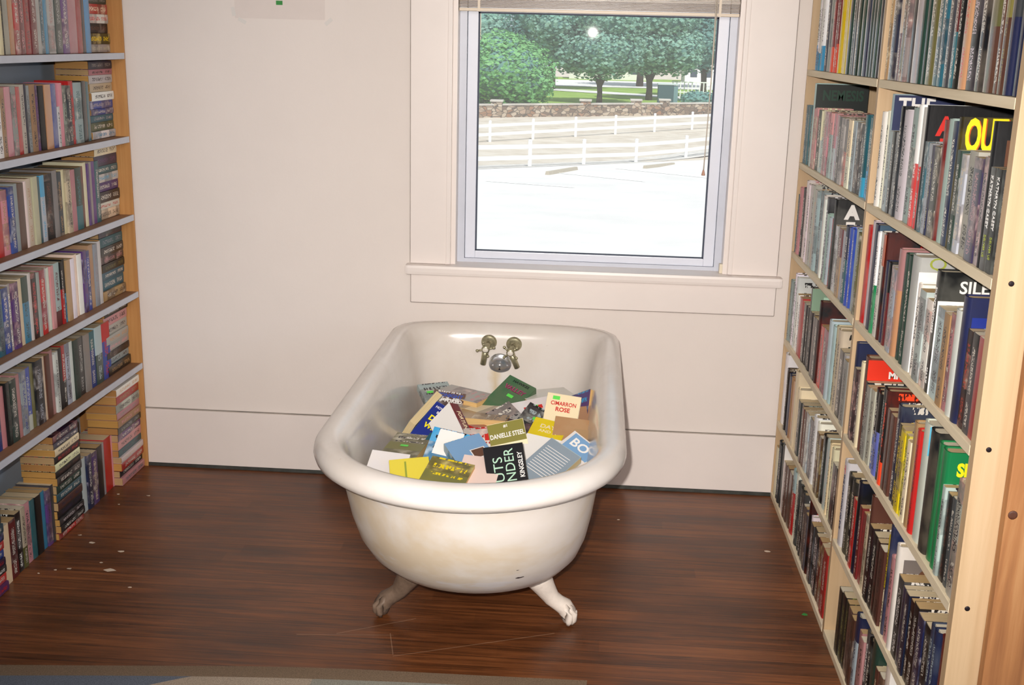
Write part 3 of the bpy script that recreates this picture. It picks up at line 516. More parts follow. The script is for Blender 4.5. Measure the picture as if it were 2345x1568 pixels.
for z in (1.140, 0.858, 0.567, 1.428):
    rpart(MB().lathe([(0.0046, -0.0015), (0.0046, 0.0006), (0.003, 0.0012)], Matrix.Translation((XR+0.023, -1.9253, z)) @ Matrix.Rotation(math.pi/2, 4, 'X'), 12), 'screw', M['screw'])
pl = MB().box((XR+0.056, -1.948, 0.0), (XR+0.33, -1.9262, 2.2), bev=0.003)
plk = tag(pl.build('fir_plank', M['pine_fir']), 'knotty reddish plank standing upright just in front of the right bookcase', 'plank')
MB().lathe([(0.008, 0), (0.007, 0.0006), (0.004, 0.0010), (0.001, 0.0008)], Matrix.Translation((XR+0.068, -1.948, 0.753)) @ Matrix.Rotation(math.pi/2, 4, 'X'), 14).build('knot', plain('dark_knot', rgb(84, 48, 32), 0.5, var=0.3, vscale=120), plk)

# ================================================================= books
PAL = dict(K=((12, 13, 16), 'black'), N=((26, 32, 62), 'navy'), T=((38, 92, 104), 'teal'), G=((30, 58, 48), 'dark green'), g=((18, 140, 78), 'bright green'),
  W=((232, 228, 222), 'white'), C=((226, 214, 180), 'cream'), S=((158, 156, 150), 'grey'), s=((158, 174, 176), 'pale grey-blue'), R=((178, 30, 30), 'red'), r=((112, 32, 34), 'dark red'),
  O=((218, 70, 34), 'orange-red'), Y=((222, 196, 10), 'yellow'), B=((40, 66, 150), 'blue'), b=((58, 150, 196), 'sky blue'), P=((86, 54, 112), 'purple'), M=((88, 54, 42), 'brown'),
  d=((62, 108, 70), 'green'), n=((182, 142, 100), 'tan'), p=((196, 136, 140), 'pink'), k=((62, 66, 72), 'charcoal'), o=((110, 108, 58), 'olive'), L=((112, 126, 205), 'lavender-blue'))
UNITS = 'first second third fourth fifth sixth seventh eighth ninth tenth eleventh twelfth thirteenth fourteenth fifteenth sixteenth seventeenth eighteenth nineteenth'.split()
TENS = {2: ('twenty', 'twentieth'), 3: ('thirty', 'thirtieth'), 4: ('forty', 'fortieth'), 5: ('fifty', 'fiftieth'), 6: ('sixty', 'sixtieth')}
def ordinal(n):
    if n < 20: return UNITS[n-1]
    t, u = divmod(n, 10); return TENS[t][1] if u == 0 else TENS[t][0] + '-' + UNITS[u-1]
def jit(c, a):
    k = 1 + random.uniform(-a, a); return tuple(min(255, max(4, v*k*(1+random.uniform(-a, a)*0.25) + random.uniform(-a, a)*8)) for v in c)
CREAM_PAGES = ((226, 208, 172), (212, 188, 146), (232, 222, 198), (204, 172, 122))
def book(t, d, h, col, acc, style, hard, name=None, page=None, jitter=0.16, hue=None):
    """jacket or cover as one folded shell, local x = thickness, y = from spine to fore-edge, z = height; page block is its part"""
    ct = 0.0026 if hard else 0.0007
    rs = min(t*0.22, 0.007) if hard else 0.0012
    out = [(-t/2, d)]; seg = 6
    out.append((-t/2, rs))
    for i in range(1, seg): a = math.pi*i/seg; out.append((-t/2*math.cos(a), rs*(1-math.sin(a))))
    out += [(t/2, rs), (t/2, d)]
    inn = [(x*(1-2*ct/t), max(y, rs*(1 - math.sqrt(max(0, 1-(2*x/t)**2))) + ct) if 0 < i < len(out)-1 else d) for i, (x, y) in enumerate(out)]
    n = len(out); vs = []
    for z in (0, h):
        vs += [(x, y, z) for x, y in out]; vs += [(x, y, z) for x, y in inn]
    mb = MB(); o2 = 2*n
    for i in range(n-1):
        mi = 0 if 0 < i < n-2 else 1
        mb.add([vs[i], vs[i+1], vs[o2+i+1], vs[o2+i]], [(0, 1, 2, 3)], mi, mi == 0 and False)
        mb.add([vs[n+i], vs[n+i+1], vs[o2+n+i+1], vs[o2+n+i]], [(3, 2, 1, 0)], 1)
        mb.add([vs[i], vs[i+1], vs[n+i+1], vs[n+i]], [(3, 2, 1, 0)], 1)
        mb.add([vs[o2+i], vs[o2+i+1], vs[o2+n+i+1], vs[o2+n+i]], [(0, 1, 2, 3)], 1)
    for i in (0, n-1): mb.add([vs[i], vs[n+i], vs[o2+n+i], vs[o2+i]], [(0, 1, 2, 3) if i else (3, 2, 1, 0)], 1)
    b = mb.build(name or ('hardcover_book' if hard else 'paperback_book'), [M['spine'], M['cover']])
    bmm = bmesh.new(); bmm.from_mesh(b.data); bmesh.ops.remove_doubles(bmm, verts=bmm.verts, dist=1e-6)
    for f in bmm.faces: f.smooth = f.material_index == 0
    for e in bmm.edges:
        if len(e.link_faces) == 2 and e.calc_face_angle(0) > 0.7: e.smooth = False
    bmm.to_mesh(b.data); bmm.free()
    # the spine is a piece of its own
    sp = bmesh.new(); sp.from_mesh(b.data)
    bmesh.ops.delete(sp, geom=[f for f in sp.faces if f.material_index == 1], context='FACES')
    ms = bpy.data.meshes.new('spine'); sp.to_mesh(ms); sp.free(); ms.materials.append(M['spine'])
    so_ = bpy.data.objects.new('spine', ms); C.objects.link(so_); so_.parent = b
    ro = bmesh.new(); ro.from_mesh(b.data); bmesh.ops.delete(ro, geom=[f for f in ro.faces if f.material_index == 0], context='FACES')
    for f in ro.faces: f.material_index = 0
    ro.to_mesh(b.data); ro.free(); b.data.materials.clear(); b.data.materials.append(M['cover'])
    b['jacket_colour'] = [*s2l(tuple(v/255 for v in jit(PAL[col][0], jitter))), 1.0]
    b['print_colour'] = [*s2l(tuple(v/255 for v in jit(PAL[acc][0] if acc in PAL else (200, 190, 170), jitter))), 1.0]
    b['seed'] = random.uniform(0, 50.0)
    b['picture'] = 1.0 if 'p' in style else 0.0; b['band'] = 1.0 if 'b' in style else 0.0; b['low_band'] = 1.0 if 'l' in style else 0.0
    b['lettered'] = 1.0 if (set('tpbl') & set(style)) else 0.0; b['gloss'] = 1.0 if 'g' in style else random.choice((0.0, 0.15, 0.35))
    for k_ in ('jacket_colour', 'print_colour', 'seed', 'picture', 'band', 'low_band', 'lettered', 'gloss'): so_[k_] = b[k_]
    iz = 0.003 if hard else 0.0; iy = 0.004 if hard else 0.0008
    pb = MB().box((-t/2+ct+0.0002, rs+ct+0.0005, iz if hard else 0.0004), (t/2-ct-0.0002, d-iy, h-iz if hard else h-0.0004)).build('page_block', M['pages'], b)
    pc = page or random.choice(CREAM_PAGES[:3] if hard else CREAM_PAGES)
    pb['page_tone'] = [*s2l(tuple(v/255 for v in pc)), 1.0]
    return b
def depth_of(h): return 0.107 if h < 18.7 else (0.128 if h < 20.4 else 0.16)
def face_text(b, body, size, ink_, t, yz, bold=0.02, sx=1.0, rot=0.0, side=1, name='title_lettering', ext=0.0003):
    t = t + 0.0005*sum(1 for c in b.children if c.name.startswith('cover_'))
    """lettering on the front (side=1, local +x) or back cover; yz = distance from the spine, height"""
    m_ = Matrix.Translation((side*(t/2+0.0003), yz[0], yz[1])) @ Matrix.Rotation(side*math.pi/2, 4, 'Z') @ Matrix.Rotation(math.pi/2, 4, 'X') @ Matrix.Rotation(rot, 4, 'Z')
    return text(body, size, M['ink_'+ink_], b, m_, name, ext, bold, sx)
def spine_text(b, body, size, ink_, xz, rot=-math.pi/2, bold=0.01, sx=1.0):
    m_ = Matrix.Translation((xz[0], -0.0004, xz[1])) @ Matrix.Rotation(math.pi/2, 4, 'X') @ Matrix.Rotation(rot, 4, 'Z')
    return text(body, size, M['ink_'+ink_], b, m_, 'spine_lettering', 0.0003, bold, sx)
def panel(b, t, y0, y1, z0, z1, ink_, side=1, name='cover_panel'):
    npan = sum(1 for c in b.children if c.name.startswith('cover_')); x = side*(t/2+0.0001+0.00025*npan)
    o = MB().box((min(x, x+side*0.0002), y0, z0), (max(x, x+side*0.0002), y1, z1)).build(name, M['ink_'+ink_], b); return o
def special(b, tg, t, d, h):
    if tg == 'NEM': panel(b, t, 0.001, d, 0.0, h-0.002, 'forest'); face_text(b, 'NEMESIS', 0.042, 'green', t, (d*0.52, h-0.036), 0.03, 0.78)
    elif tg == 'THE': panel(b, t, 0.002, d-0.002, 0.002, h-0.002, 'navyblue'); face_text(b, 'THE', 0.046, 'white', t, (0.052, h-0.026), 0.03, 0.95)
    elif tg == 'CAT': face_text(b, 'A', 0.05, 'red', t, (0.036, h-0.042), 0.05, 0.9); panel(b, t, 0.028, 0.048, h-0.10, h-0.064, 'red')
    elif tg == 'OU':
        face_text(b, 'OUT', 0.082, 'orange', t, (0.0475, h-0.036), 0.03, 0.42); face_text(b, 'OUT', 0.082, 'yellow', t, (0.045, h-0.035), 0.035, 0.42, ext=0.0006)
        face_text(b, 'THE F', 0.0165, 'white', t, (0.040, h-0.082), 0.02, 0.8)
    elif tg == 'PHO':
        panel(b, t, 0.02, d-0.012, 0.05, h-0.03, 'brown'); 
        for k, (y0, y1) in enumerate(((0.035, 0.062), (0.07, 0.10), (0.104, 0.128))): panel(b, t+0.0006, y0, y1, 0.06, h-0.045-0.012*k, 'skin', name='cover_figure')
    elif tg == 'CASEY': spine_text(b, 'KATHRYN CASEY', 0.0155, 'white', (0, h*0.67), sx=0.72); spine_text(b, 'DELIVER US', 0.012, 'olive', (0.0, h*0.24), sx=0.62)
    elif tg == 'AFT': face_text(b, 'A', 0.05, 'white', t, (0.045, h-0.034), 0.06); face_text(b, 'F', 0.05, 'white', t, (0.042, h-0.080), 0.06)
    elif tg == 'RED':
        for k in range(7): panel(b, t, 0.075, 0.10, h-0.03-k*0.014, h-0.022-k*0.014, 'red', name='cover_bar')
        o = MB().box((-t/2+0.001, -0.0012, h-0.075), (t/2-0.001, -0.0006, h-0.004)).build('spine_label', M['ink_orange'], b)
    elif tg == 'SIL':
        panel(b, t, 0.0, d-0.002, 0.0, h-0.056, 'white'); face_text(b, 'SILENT', 0.033, 'white', t, (0.088, h-0.030), 0.02, 1.0); spine_text(b, 'SILENT WITNESS', 0.0135, 'white', (0, h*0.68), sx=0.9); spine_text(b, 'MARK', 0.012, 'white', (0, h*0.14))
    elif tg == 'WHI': panel(b, t, 0.004, d-0.004, 0.0, h-0.03, 'white'); face_text(b, 'Q', 0.035, 'olive', t, (0.04, h-0.014), 0, 1.3)
    elif tg == 'SEA':
        panel(b, t, 0.01, d, 0.05, h-0.035, 'deepblue')
        for k in range(5): panel(b, t+0.0006, 0.02+0.012*(k % 3), 0.135-0.02*(k % 2), 0.085+k*0.022, 0.089+k*0.022, 'sky', name='cover_wave')
    elif tg == 'BLU': panel(b, t, 0.004, d, 0.0, h, 'slate')
    elif tg == 'TEE': panel(b, t, 0.0, d, 0.0, h, 'sage'); face_text(b, 'T', 0.085, 'mint', t, (0.06, h-0.06), 0.02)
    elif tg == 'SLA':
        mb = MB(); x = t/2+0.0004; mb.add([(x, 0.04, 0.03), (x, 0.08, 0.03), (x, 0.105, h-0.028), (x, 0.075, h-0.028)], [(0, 1, 2, 3)]); mb.build('cover_slash', M['ink_redder'], b)
    elif tg == 'PUR': face_text(b, 'R', 0.04, 'sky', t, (0.075, h-0.05), 0)
    elif tg == 'ORA': panel(b, t, 0.0, d, h-0.058, h-0.004, 'redder'); face_text(b, 'MR', 0.022, 'white', t, (0.064, h-0.040), 0.05)
    elif tg == 'SKY': panel(b, t, 0.0, d, h-0.06, h-0.002, 'skyblue')
    elif tg == 'HEA': face_text(b, 'ST', 0.036, 'cream', t, (0.040, h-0.026), 0.02)
    elif tg == 'SIX': face_text(b, 'SI', 0.034, 'yellow', t, (0.030, h-0.034), 0.05, 0.8)
    elif tg == 'CEE': face_text(b, 'C', 0.07, 'black', t, (0.05, h-0.070), 0.04)
    elif tg == 'LOV': face_text(b, '“IF', 0.042, 'lilac', t, (0.070, h-0.040), 0); face_text(b, 'LOVE', 0.040, 'lilac', t, (0.085, h-0.080), 0)
    elif tg == 'EVE': spine_text(b, 'THE CREATION OF EVE', 0.0165, 'navyblue', (0.002, h*0.52), sx=0.85, bold=0.02); spine_text(b, '“T”', 0.016, 'red', (0, h*0.90))
    elif tg == 'ZER': face_text(b, '0', 0.095, 'white', t, (0.062, h-0.062), 0.05, 1.0)
    elif tg == 'FAC':
        panel(b, t, 0.012, d-0.005, 0.02, h-0.028, 'greyer'); mb = MB()
        for (cy, cz, ry, rz_, im) in ((0.075, h-0.07, 0.034, 0.03, 'brown'), (0.083, h-0.088, 0.035, 0.028, 'skin'), (0.125, h-0.085, 0.015, 0.022, 'mint')):
            mb = MB(); x = t/2+0.0007+0.0002*len(im); mb.add([(x, cy+ry*math.cos(a*math.pi/10), cz+rz_*math.sin(a*math.pi/10)) for a in range(20)], [tuple(range(20))]); mb.build('cover_picture', M['ink_'+im], b)
    elif tg == 'FFF': panel(b, t, 0.0, d, 0.0, h-0.012, 'white'); face_text(b, 'F', 0.036, 'maroon', t, (0.10, h-0.05), 0.02)
    elif tg == 'FIR': panel(b, t, 0.02, 0.045, h-0.075, h-0.042, 'redder'); panel(b, t, 0.065, 0.13, h-0.07, h-0.045, 'redder')
    elif tg == 'PIC':
        panel(b, t, 0.0, d, 0.0, h-0.006, 'white'); panel(b, t+0.0006, 0.04, 0.12, 0.0, h-0.075, 'redder', name='cover_figure'); mb = MB(); x = t/2+0.0012; mb.add([(x, 0.075+0.026*math.cos(a*math.pi/8), h-0.06+0.034*math.sin(a*math.pi/8)) for a in range(16)], [tuple(range(16))]); mb.build('cover_picture', M['ink_brown'], b)
for k, c in dict(navyblue=(38, 46, 84), deepblue=(28, 46, 130), slate=(60, 84, 104), sage=(132, 160, 136), redder=(222, 50, 26), skyblue=(92, 178, 208), lilac=(206, 196, 214), greyer=(112, 104, 100), forest=(8, 22, 17), olivecover=(124, 118, 40), slatelight=(136, 150, 162), yellowcover=(226, 208, 70), blush=(230, 206, 196), skin=(206, 132, 104)).items(): ink(k, *c)

def parse(bay):
    for z in bay.split(';'):
        q = z.split(); yield int(q[0])/1000, int(q[1])/1000, int(q[2]), q[3], float(q[4]), q[5], q[6], (q[7] if len(q) > 7 else '')
SHELF = ('top', 'second', 'third', 'fourth', 'fifth', 'bottom')
FACE_WORD = dict(NEM='showing its dark green cover', THE='whose cover shows THE', CAT='whose black cover shows a red A', OU='whose black cover shows yellow letters', PHO='with a photograph on its cover')
def shelve(rows, zs, side):
    """puts every book of every row on its shelf, counted from the window wall"""
    for r, bays in enumerate(rows):
        cnt = 0
        for bi, bay in enumerate(bays):
            cursor = None
            for (y0, y1, n, col, h, acc, style, tg) in parse(bay):
                lo, hi = (-0.965, -0.022) if (side == 'R' and bi == 0) else ((-1.899, -0.988) if side == 'R' else (-2.2, -0.021))
                if cursor is None: cursor = min(hi, y1)
                top = min(cursor, hi); w = top - y0
                if w < 0.006: continue
                ts = [random.uniform(0.75, 1.25) for _ in range(n)]; k = w/sum(ts)
                for ti in ts:
                    t = ti*k - 0.0006; yc = top - ti*k/2; top -= ti*k
                    if yc - t/2 < lo: continue
                    hh = h if tg else h*random.uniform(0.975, 1.02)
                    zmax = (25.9 if r < 5 else 23.6) if side == 'R' else (24.0 if r else 24)
                    hh = min(hh, zmax); hard = side == 'R' and h > 18.7
                    d = depth_of(h); d *= random.uniform(0.97, 1.03)
                    b = book(t, d, hh/100, col, acc, style, hard); cnt += 1
                    if side == 'R':
                        b.rotation_euler = (0, 0, -math.pi/2); b.location = (XR + 0.0035 + random.uniform(0, 0.006), yc, zs[r]+0.0004)
                    else:
                        b.rotation_euler = (0, 0, math.pi/2); b.location = (XL - 0.036 - random.uniform(0, 0.007), yc, zs[r]+0.0004)
                    if tg: special(b, tg, t, d, hh/100)
                    size = 'tall' if hh > 21.5 else ('small' if hh < 18.7 else 'mid-sized')
                    if t > 0.045: size = 'thick'
                    kind = 'hardcover' if hard else 'paperback'
                    cw = PAL[col][1]
                    sh = SHELF[r]
                    where = '%s shelf %s bookcase' % (sh, 'right' if side == 'R' else 'left')
                    if side == 'L' and r == 5: where = 'bottom row left bookcase'
                    tag(b, '%s %s %s, %s from window wall, %s' % (size, cw, kind, ordinal(cnt), where), 'book', ('hardcovers and paperbacks on the %s shelf of the right bookcase' if side == 'R' else 'paperbacks on the %s shelf of the left bookcase') % sh)
                cursor = y0
shelve(RIGHT_ROWS, RZ + (0.019,), 'R')
shelve(LEFT_ROWS, LZ + (0.0,), 'L')

# stacks of paperbacks lying flat, spines to the room
def stack(ytop, y0, z0, z1, cols, where, xoff=0.03):
    n = len(cols); hs = [random.uniform(0.8, 1.2) for _ in cols]; k = (z1-z0)/sum(hs); z = z1
    for i, c in enumerate(cols):
        t = hs[i]*k; z -= t
        L = ytop - y0
        b = book(t-0.0006, 0.107, L*random.uniform(0.955, 0.985), c[0], c[1] if len(c) > 1 else 'C', (c[2:] or 't'), False, page=random.choice(((196, 146, 84), (184, 132, 74), (190, 156, 110), (200, 150, 78))))
        a = random.uniform(-0.03, 0.03)
        # local x -> up, z -> along the shelf (-y), y -> away from the room (-x)
        m_ = Matrix.Translation((XL - xoff - random.uniform(0, 0.008), ytop - 0.003, z + t/2 + 0.0004)) @ Matrix(((0, -1, 0, 0), (0, 0, -1, 0), (1, 0, 0, 0), (0, 0, 0, 1)))
        b.matrix_world = m_ @ Matrix.Rotation(a*0.3, 4, 'X')
        tag(b, '%s paperback lying flat, %s from top of %s' % (PAL[c[0]][1], ordinal(i+1), where), 'book', 'paperbacks in the ' + where)
far = 'far stack, '
stack(-0.022, -0.192, 1.428, 1.63, 'NSp GSt RCp WRp KMp KYp SCp'.split(), far+'top left shelf', 0.042)
stack(-0.022, -0.202, 1.160, 1.402, 'Wbp GYt TSt BSp BSp WSt CKt WKt pRt NSt'.split()[::-1], far+'second left shelf', 0.042)
stack(-0.022, -0.205, 0.900, 1.135, 'CKt NPt Tst Wbp Pbt KPt WRt CKp'.split(), far+'third left shelf', 0.042)
stack(-0.022, -0.210, 0.636, 0.872, 'NTp Tst Kst Kpp Kot Tst TTt nNp'.split(), far+'fourth left shelf', 0.040)
stack(-0.022, -0.214, 0.382, 0.607, 'KSt pWt SCt Snt Spt KMp sBt Knt'.split(), far+'fifth left shelf', 0.038)
stack(-0.022, -0.222, 0.001, 0.340, 'Wnt Rnt Wkp pSt npt Kst Ppp pSt TNt WCt Rnt KTt pTt'.split(), far+'bottom left row', 0.012)
stack(-0.495, -0.668, 0.001, 0.330, 'NRp NWt CKt KRt CKt KMt KWt GKt Tst MNt KNt KWt KWt RGp'.split(), 'middle stack, bottom left row', 0.020)
stack(-0.985, -1.16, 0.001, 0.250, 'CKt GKp TNp NBp RWt BWt NRt KWp RWt PRt'.split(), 'nearest stack, bottom left row', 0.020)
# two pale boxes standing behind the bottom row
HEAP = [
(-0.232, -0.432, 0.435, -32, 30, 0, 0.165, 0.106, 0.034, 'd', 'p', 'n', 0, 'green paperback with pink title and pink spine at the far top of the heap', 1, [('T', 'HAWKES', 0.014, 'black', 0.05, 0.15, 1.1), ('T', 'VALLEY', 0.024, 'pink', 0.053, 0.118, 0.95, 0.04), ('T', 'VALLEY', 0.0235, 'maroon', 0.051, 0.1165, 0.95, 0.0)], (0.05, 0.088)),
(-0.37, -0.419, 0.43, -118, 2, 0, 0.172, 0.106, 0.034, 'S', 'p', 'p', 0, 'pale grey-pink paperback with tan page edge, left of the green one', 0, [], None),
(-0.452, -0.369, 0.405, 24, 18, 6, 0.172, 0.106, 0.026, 's', 'o', 'p', 0, 'olive-grey paperback at the far left of the heap with a green sticker', 0, [], (0.03, 0.12)),
(-0.488, -0.529, 0.4, -22, 20, -62, 0.172, 0.106, 0.024, 's', 'S', 'p', 1, 'slim paperback leaning on the tub left side, long tan page edge up', 0, [], (0.05, 0.08)),
(-0.42, -0.509, 0.405, -8, 34, 0, 0.172, 0.106, 0.024, 'M', 'W', 'p', 0, 'brown paperback with blue-white title, left part of the heap', 0, [('T', 'MIDNIGHT', 0.019, 'blue', 0.053, 0.155, 1.0, 0.03), ('T', 'CAPTURED', 0.019, 'white', 0.053, 0.134, 1.0, 0.03)], None),
(-0.422, -0.689, 0.415, -28, 36, 4, 0.172, 0.106, 0.024, 'B', 'W', 'n', 2, 'blue paperback with white and yellow words, left of the white one', 0, [('P', 'deepblue', 0.002, 0.104, 0.002, 0.17), ('T', 'HOW TO READ', 0.012, 'white', 0.053, 0.155, 1.0), ('T', 'BEHAVIOR', 0.012, 'white', 0.053, 0.138, 1.0), ('T', 'DOG', 0.026, 'yellow', 0.045, 0.112, 1.0, 0.04), ('T', 'WIT', 0.024, 'yellow', 0.04, 0.082, 1.0, 0.04)], None),
(-0.356, -0.775, 0.43, 28, 42, -45, 0.168, 0.106, 0.034, 'r', 'W', 'n', 1, 'white back-cover paperback with red spine lettered FORTUNES', 1, [('P', 'white', 0.002, 0.104, 0.002, 0.172), ('P', 'greyer', 0.075, 0.077, 0.01, 0.05), ('P', 'greyer', 0.079, 0.0795, 0.01, 0.05), ('P', 'greyer', 0.082, 0.085, 0.01, 0.05), ('P', 'greyer', 0.087, 0.088, 0.01, 0.05), ('P', 'greyer', 0.09, 0.093, 0.01, 0.05), ('S', 'FORTUNES', 0.021, 'cream', 0.58, -1.5708, 0.8)], None),
(-0.299, -0.568, 0.415, -98, -3, 0, 0.172, 0.106, 0.032, 'n', 'C', 'p', 0, 'tan page-edge-up paperback lying across the middle of the heap', 0, [], None),
(-0.286, -0.503, 0.415, -124, 0, 0, 0.172, 0.106, 0.03, 'C', 'p', 'p', 0, 'pale paperback just below the green one, tan fore-edge forward', 0, [], None),
(-0.119, -0.387, 0.432, -64, 0, 0, 0.172, 0.106, 0.032, 'W', 'C', 'n', 0, 'whitish paperback far right of the heap, tan page edge tilted up', 0, [], None),
(-0.15, -0.511, 0.42, -70, 26, 4, 0.172, 0.106, 0.026, 'W', 'R', 'n', 1, 'white paperback with a red oval near the right of the heap', 0, [('P', 'red', 0.03, 0.045, 0.06, 0.12), ('T', 'O', 0.02, 'red', 0.085, 0.03, 1.0)], (0.04, 0.1)),
(-0.068, -0.619, 0.435, -7, 52, 0, 0.172, 0.106, 0.026, 'C', 'M', 'n', 1, 'cream CIMARRON ROSE paperback propped up on the right of the heap', 0, [('P', 'cream', 0.001, 0.105, 0.03, 0.171), ('T', 'CIMARRON', 0.018, 'red', 0.055, 0.14, 0.85, 0.02), ('T', 'ROSE', 0.019, 'red', 0.055, 0.121, 1.0, 0.03), ('P', 'brown', 0.03, 0.085, 0.066, 0.07), ('P', 'brown', 0.045, 0.07, 0.08, 0.083), ('P', 'greyer', 0.001, 0.105, 0.004, 0.034), ('T', 'NICOLE FOSTER', 0.015, 'white', 0.053, 0.018, 0.82, 0.03)], (0.03, 0.158)),
(-0.012, -0.556, 0.425, -4, 50, -50, 0.172, 0.106, 0.026, 'P', 'b', 'p', 0, 'purple-blue paperback edge-on behind the cream one at the right side', 0, [], None),
(-0.152, -0.605, 0.405, -25, 26, 12, 0.172, 0.106, 0.022, 'K', 's', 'p', 0, 'black glossy paperback sunk behind the olive-green one', 0, [], (0.05, 0.12)),
(-0.211, -0.589, 0.402, 40, 30, 0, 0.172, 0.106, 0.022, 'S', 'r', 'p', 0, 'grey and brown picture paperback in the middle of the heap', 0, [], None),
(-0.239, -0.701, 0.41, 62, 16, 30, 0.172, 0.106, 0.022, 'R', 'R', 'n', 0, 'red-spined paperback tilted in the middle of the heap, far one', 0, [('S', 'SAVAGE', 0.013, 'yellow', 0.5, 1.5708, 0.9)], None),
(-0.273, -0.773, 0.405, 74, 14, 30, 0.172, 0.106, 0.022, 'R', 'O', 'n', 0, 'red-spined paperback tilted in the middle of the heap, near one', 0, [('S', 'LOVE', 0.013, 'yellow', 0.5, 1.5708, 0.9)], None),
(-0.19, -0.892, 0.437, 15, 56, 0, 0.172, 0.106, 0.026, 'C', 'C', 'n', 1, 'olive-green DANIELLE STEEL paperback standing propped in the heap centre', 0, [('P', 'olivecover', 0.001, 0.105, 0.11, 0.171), ('P', 'cream', 0.001, 0.105, 0.002, 0.11), ('T', '#1', 0.012, 'white', 0.053, 0.16, 1.0), ('T', 'DANIELLE STEEL', 0.019, 'white', 0.053, 0.133, 0.72, 0.02)], (0.075, 0.09)),
(-0.111, -0.742, 0.415, -16, 24, 0, 0.172, 0.106, 0.024, 'Y', 'o', 'n', 0, 'golden-yellow paperback with pale lettering below the cream one', 0, [('T', 'DAY', 0.022, 'cream', 0.05, 0.14, 1.1), ('T', 'AND A', 0.016, 'cream', 0.055, 0.12, 1.1)], None),
(-0.039, -0.739, 0.41, -6, 40, 0, 0.172, 0.106, 0.024, 'n', 'C', 'n', 0, 'plain tan paperback below the cream one on the right', 0, [], None),
(-0.004, -0.82, 0.405, -20, 40, -20, 0.172, 0.106, 0.026, 'n', 'C', 'n', 0, 'tan paperback wedged against the tub right side, near the rim', 0, [], None),
(-0.461, -0.959, 0.445, -8, 2, 0, 0.172, 0.106, 0.046, 'o', 'S', 'p', 0, 'grey-olive landscape paperback with green sticker, left end of the heap', 0, [], (0.05, 0.08)),
(-0.396, -0.962, 0.43, -22, 30, 0, 0.16, 0.09, 0.022, 'T', 'K', 'l', 0, 'teal and black paperback beside the grey-olive one at the left', 0, [], None),
(-0.357, -1.01, 0.452, -12, 40, 0, 0.172, 0.106, 0.022, 'b', 'W', 'p', 2, 'blue and white paperback with a green sticker, left front', 0, [('P', 'white', 0.02, 0.09, 0.09, 0.17)], (0.055, 0.075)),
(-0.272, -1.05, 0.464, 30, 20, 0, 0.172, 0.106, 0.034, 's', 'b', 'p', 0, 'light blue paperback with a small framed picture, front middle', 0, [('P', 'sky', 0.001, 0.105, 0.002, 0.17), ('P', 'white', 0.052, 0.094, 0.075, 0.115), ('P', 'brown', 0.055, 0.091, 0.078, 0.112)], None),
(-0.264, -0.876, 0.425, 10, 30, 0, 0.172, 0.106, 0.024, 'W', 'R', 'p', 1, 'white paperback with a red brushstroke behind the light blue one', 0, [('P', 'red', 0.06, 0.1, 0.12, 0.145)], None),
(-0.181, -1.142, 0.462, 12, 46, 0, 0.172, 0.106, 0.028, 'K', 'C', 'n', 1, 'black paperback with mint title turned sideways, at the front rim', 0, [('P', 'black', 0.001, 0.105, 0.001, 0.171), ('T', 'GUTS', 0.036, 'mint', 0.035, 0.088, 1.15, 0.0, 1.5708), ('T', 'UNDER', 0.036, 'mint', 0.066, 0.1, 1.0, 0.0, 1.5708), ('T', 'KINGSLEY', 0.017, 'white', 0.094, 0.11, 0.95, 0.02, 1.5708)], None),
(-0.091, -1.038, 0.45, -38, 30, 0, 0.172, 0.106, 0.024, 's', 'S', 'n', 1, 'slate-blue back cover with rows of small print, front right', 0, [('P', 'slatelight', 0.001, 0.105, 0.002, 0.17), ('P', 'white', 0.012, 0.092, 0.05, 0.0518), ('P', 'white', 0.012, 0.092, 0.059000000000000004, 0.0608), ('P', 'white', 0.012, 0.092, 0.068, 0.0698), ('P', 'white', 0.012, 0.092, 0.077, 0.0788), ('P', 'white', 0.012, 0.092, 0.086, 0.08779999999999999), ('P', 'white', 0.012, 0.092, 0.095, 0.0968), ('P', 'white', 0.012, 0.092, 0.104, 0.10579999999999999), ('P', 'white', 0.012, 0.092, 0.113, 0.1148), ('P', 'white', 0.012, 0.092, 0.122, 0.1238), ('P', 'white', 0.012, 0.092, 0.131, 0.13279999999999997), ('P', 'white', 0.012, 0.092, 0.14, 0.14179999999999998)], None),
(-0.122, -0.931, 0.43, -14, 26, 0, 0.172, 0.106, 0.022, 'W', 'C', 'n', 1, 'blank white paperback behind the slate-blue one', 0, [('P', 'white', 0.001, 0.105, 0.001, 0.171)], None),
(-0.04, -0.946, 0.44, -42, 32, 0, 0.172, 0.106, 0.022, 'W', 'b', 'n', 1, 'white and sky-blue paperback at the right front of the heap', 0, [('P', 'sky', 0.01, 0.1, 0.11, 0.168), ('T', 'BO', 0.04, 'white', 0.05, 0.14, 1.1)], None),
(-0.487, -1.133, 0.445, -6, 30, 0, 0.15, 0.106, 0.02, 'W', 'C', 'n', 2, 'white paperback in the left front corner of the heap', 0, [], None),
(-0.418, -1.195, 0.452, 12, 22, 0, 0.172, 0.09, 0.022, 'Y', 'o', 'n', 1, 'yellow paperback in the left front of the heap', 0, [('P', 'yellowcover', 0.001, 0.105, 0.001, 0.171), ('P', 'olive', 0.04, 0.045, 0.01, 0.16)], None),
(-0.335, -1.197, 0.455, -14, 22, 0, 0.172, 0.12, 0.022, 'o', 'Y', 'p', 0, 'green and yellow flowered paperback at the front rim', 0, [], None),
(-0.265, -1.181, 0.45, -6, 20, 0, 0.13, 0.085, 0.022, 'p', 'C', 'n', 1, 'pale pink paperback at the front rim beside the black one', 0, [('P', 'blush', 0.001, 0.105, 0.001, 0.171)], None),
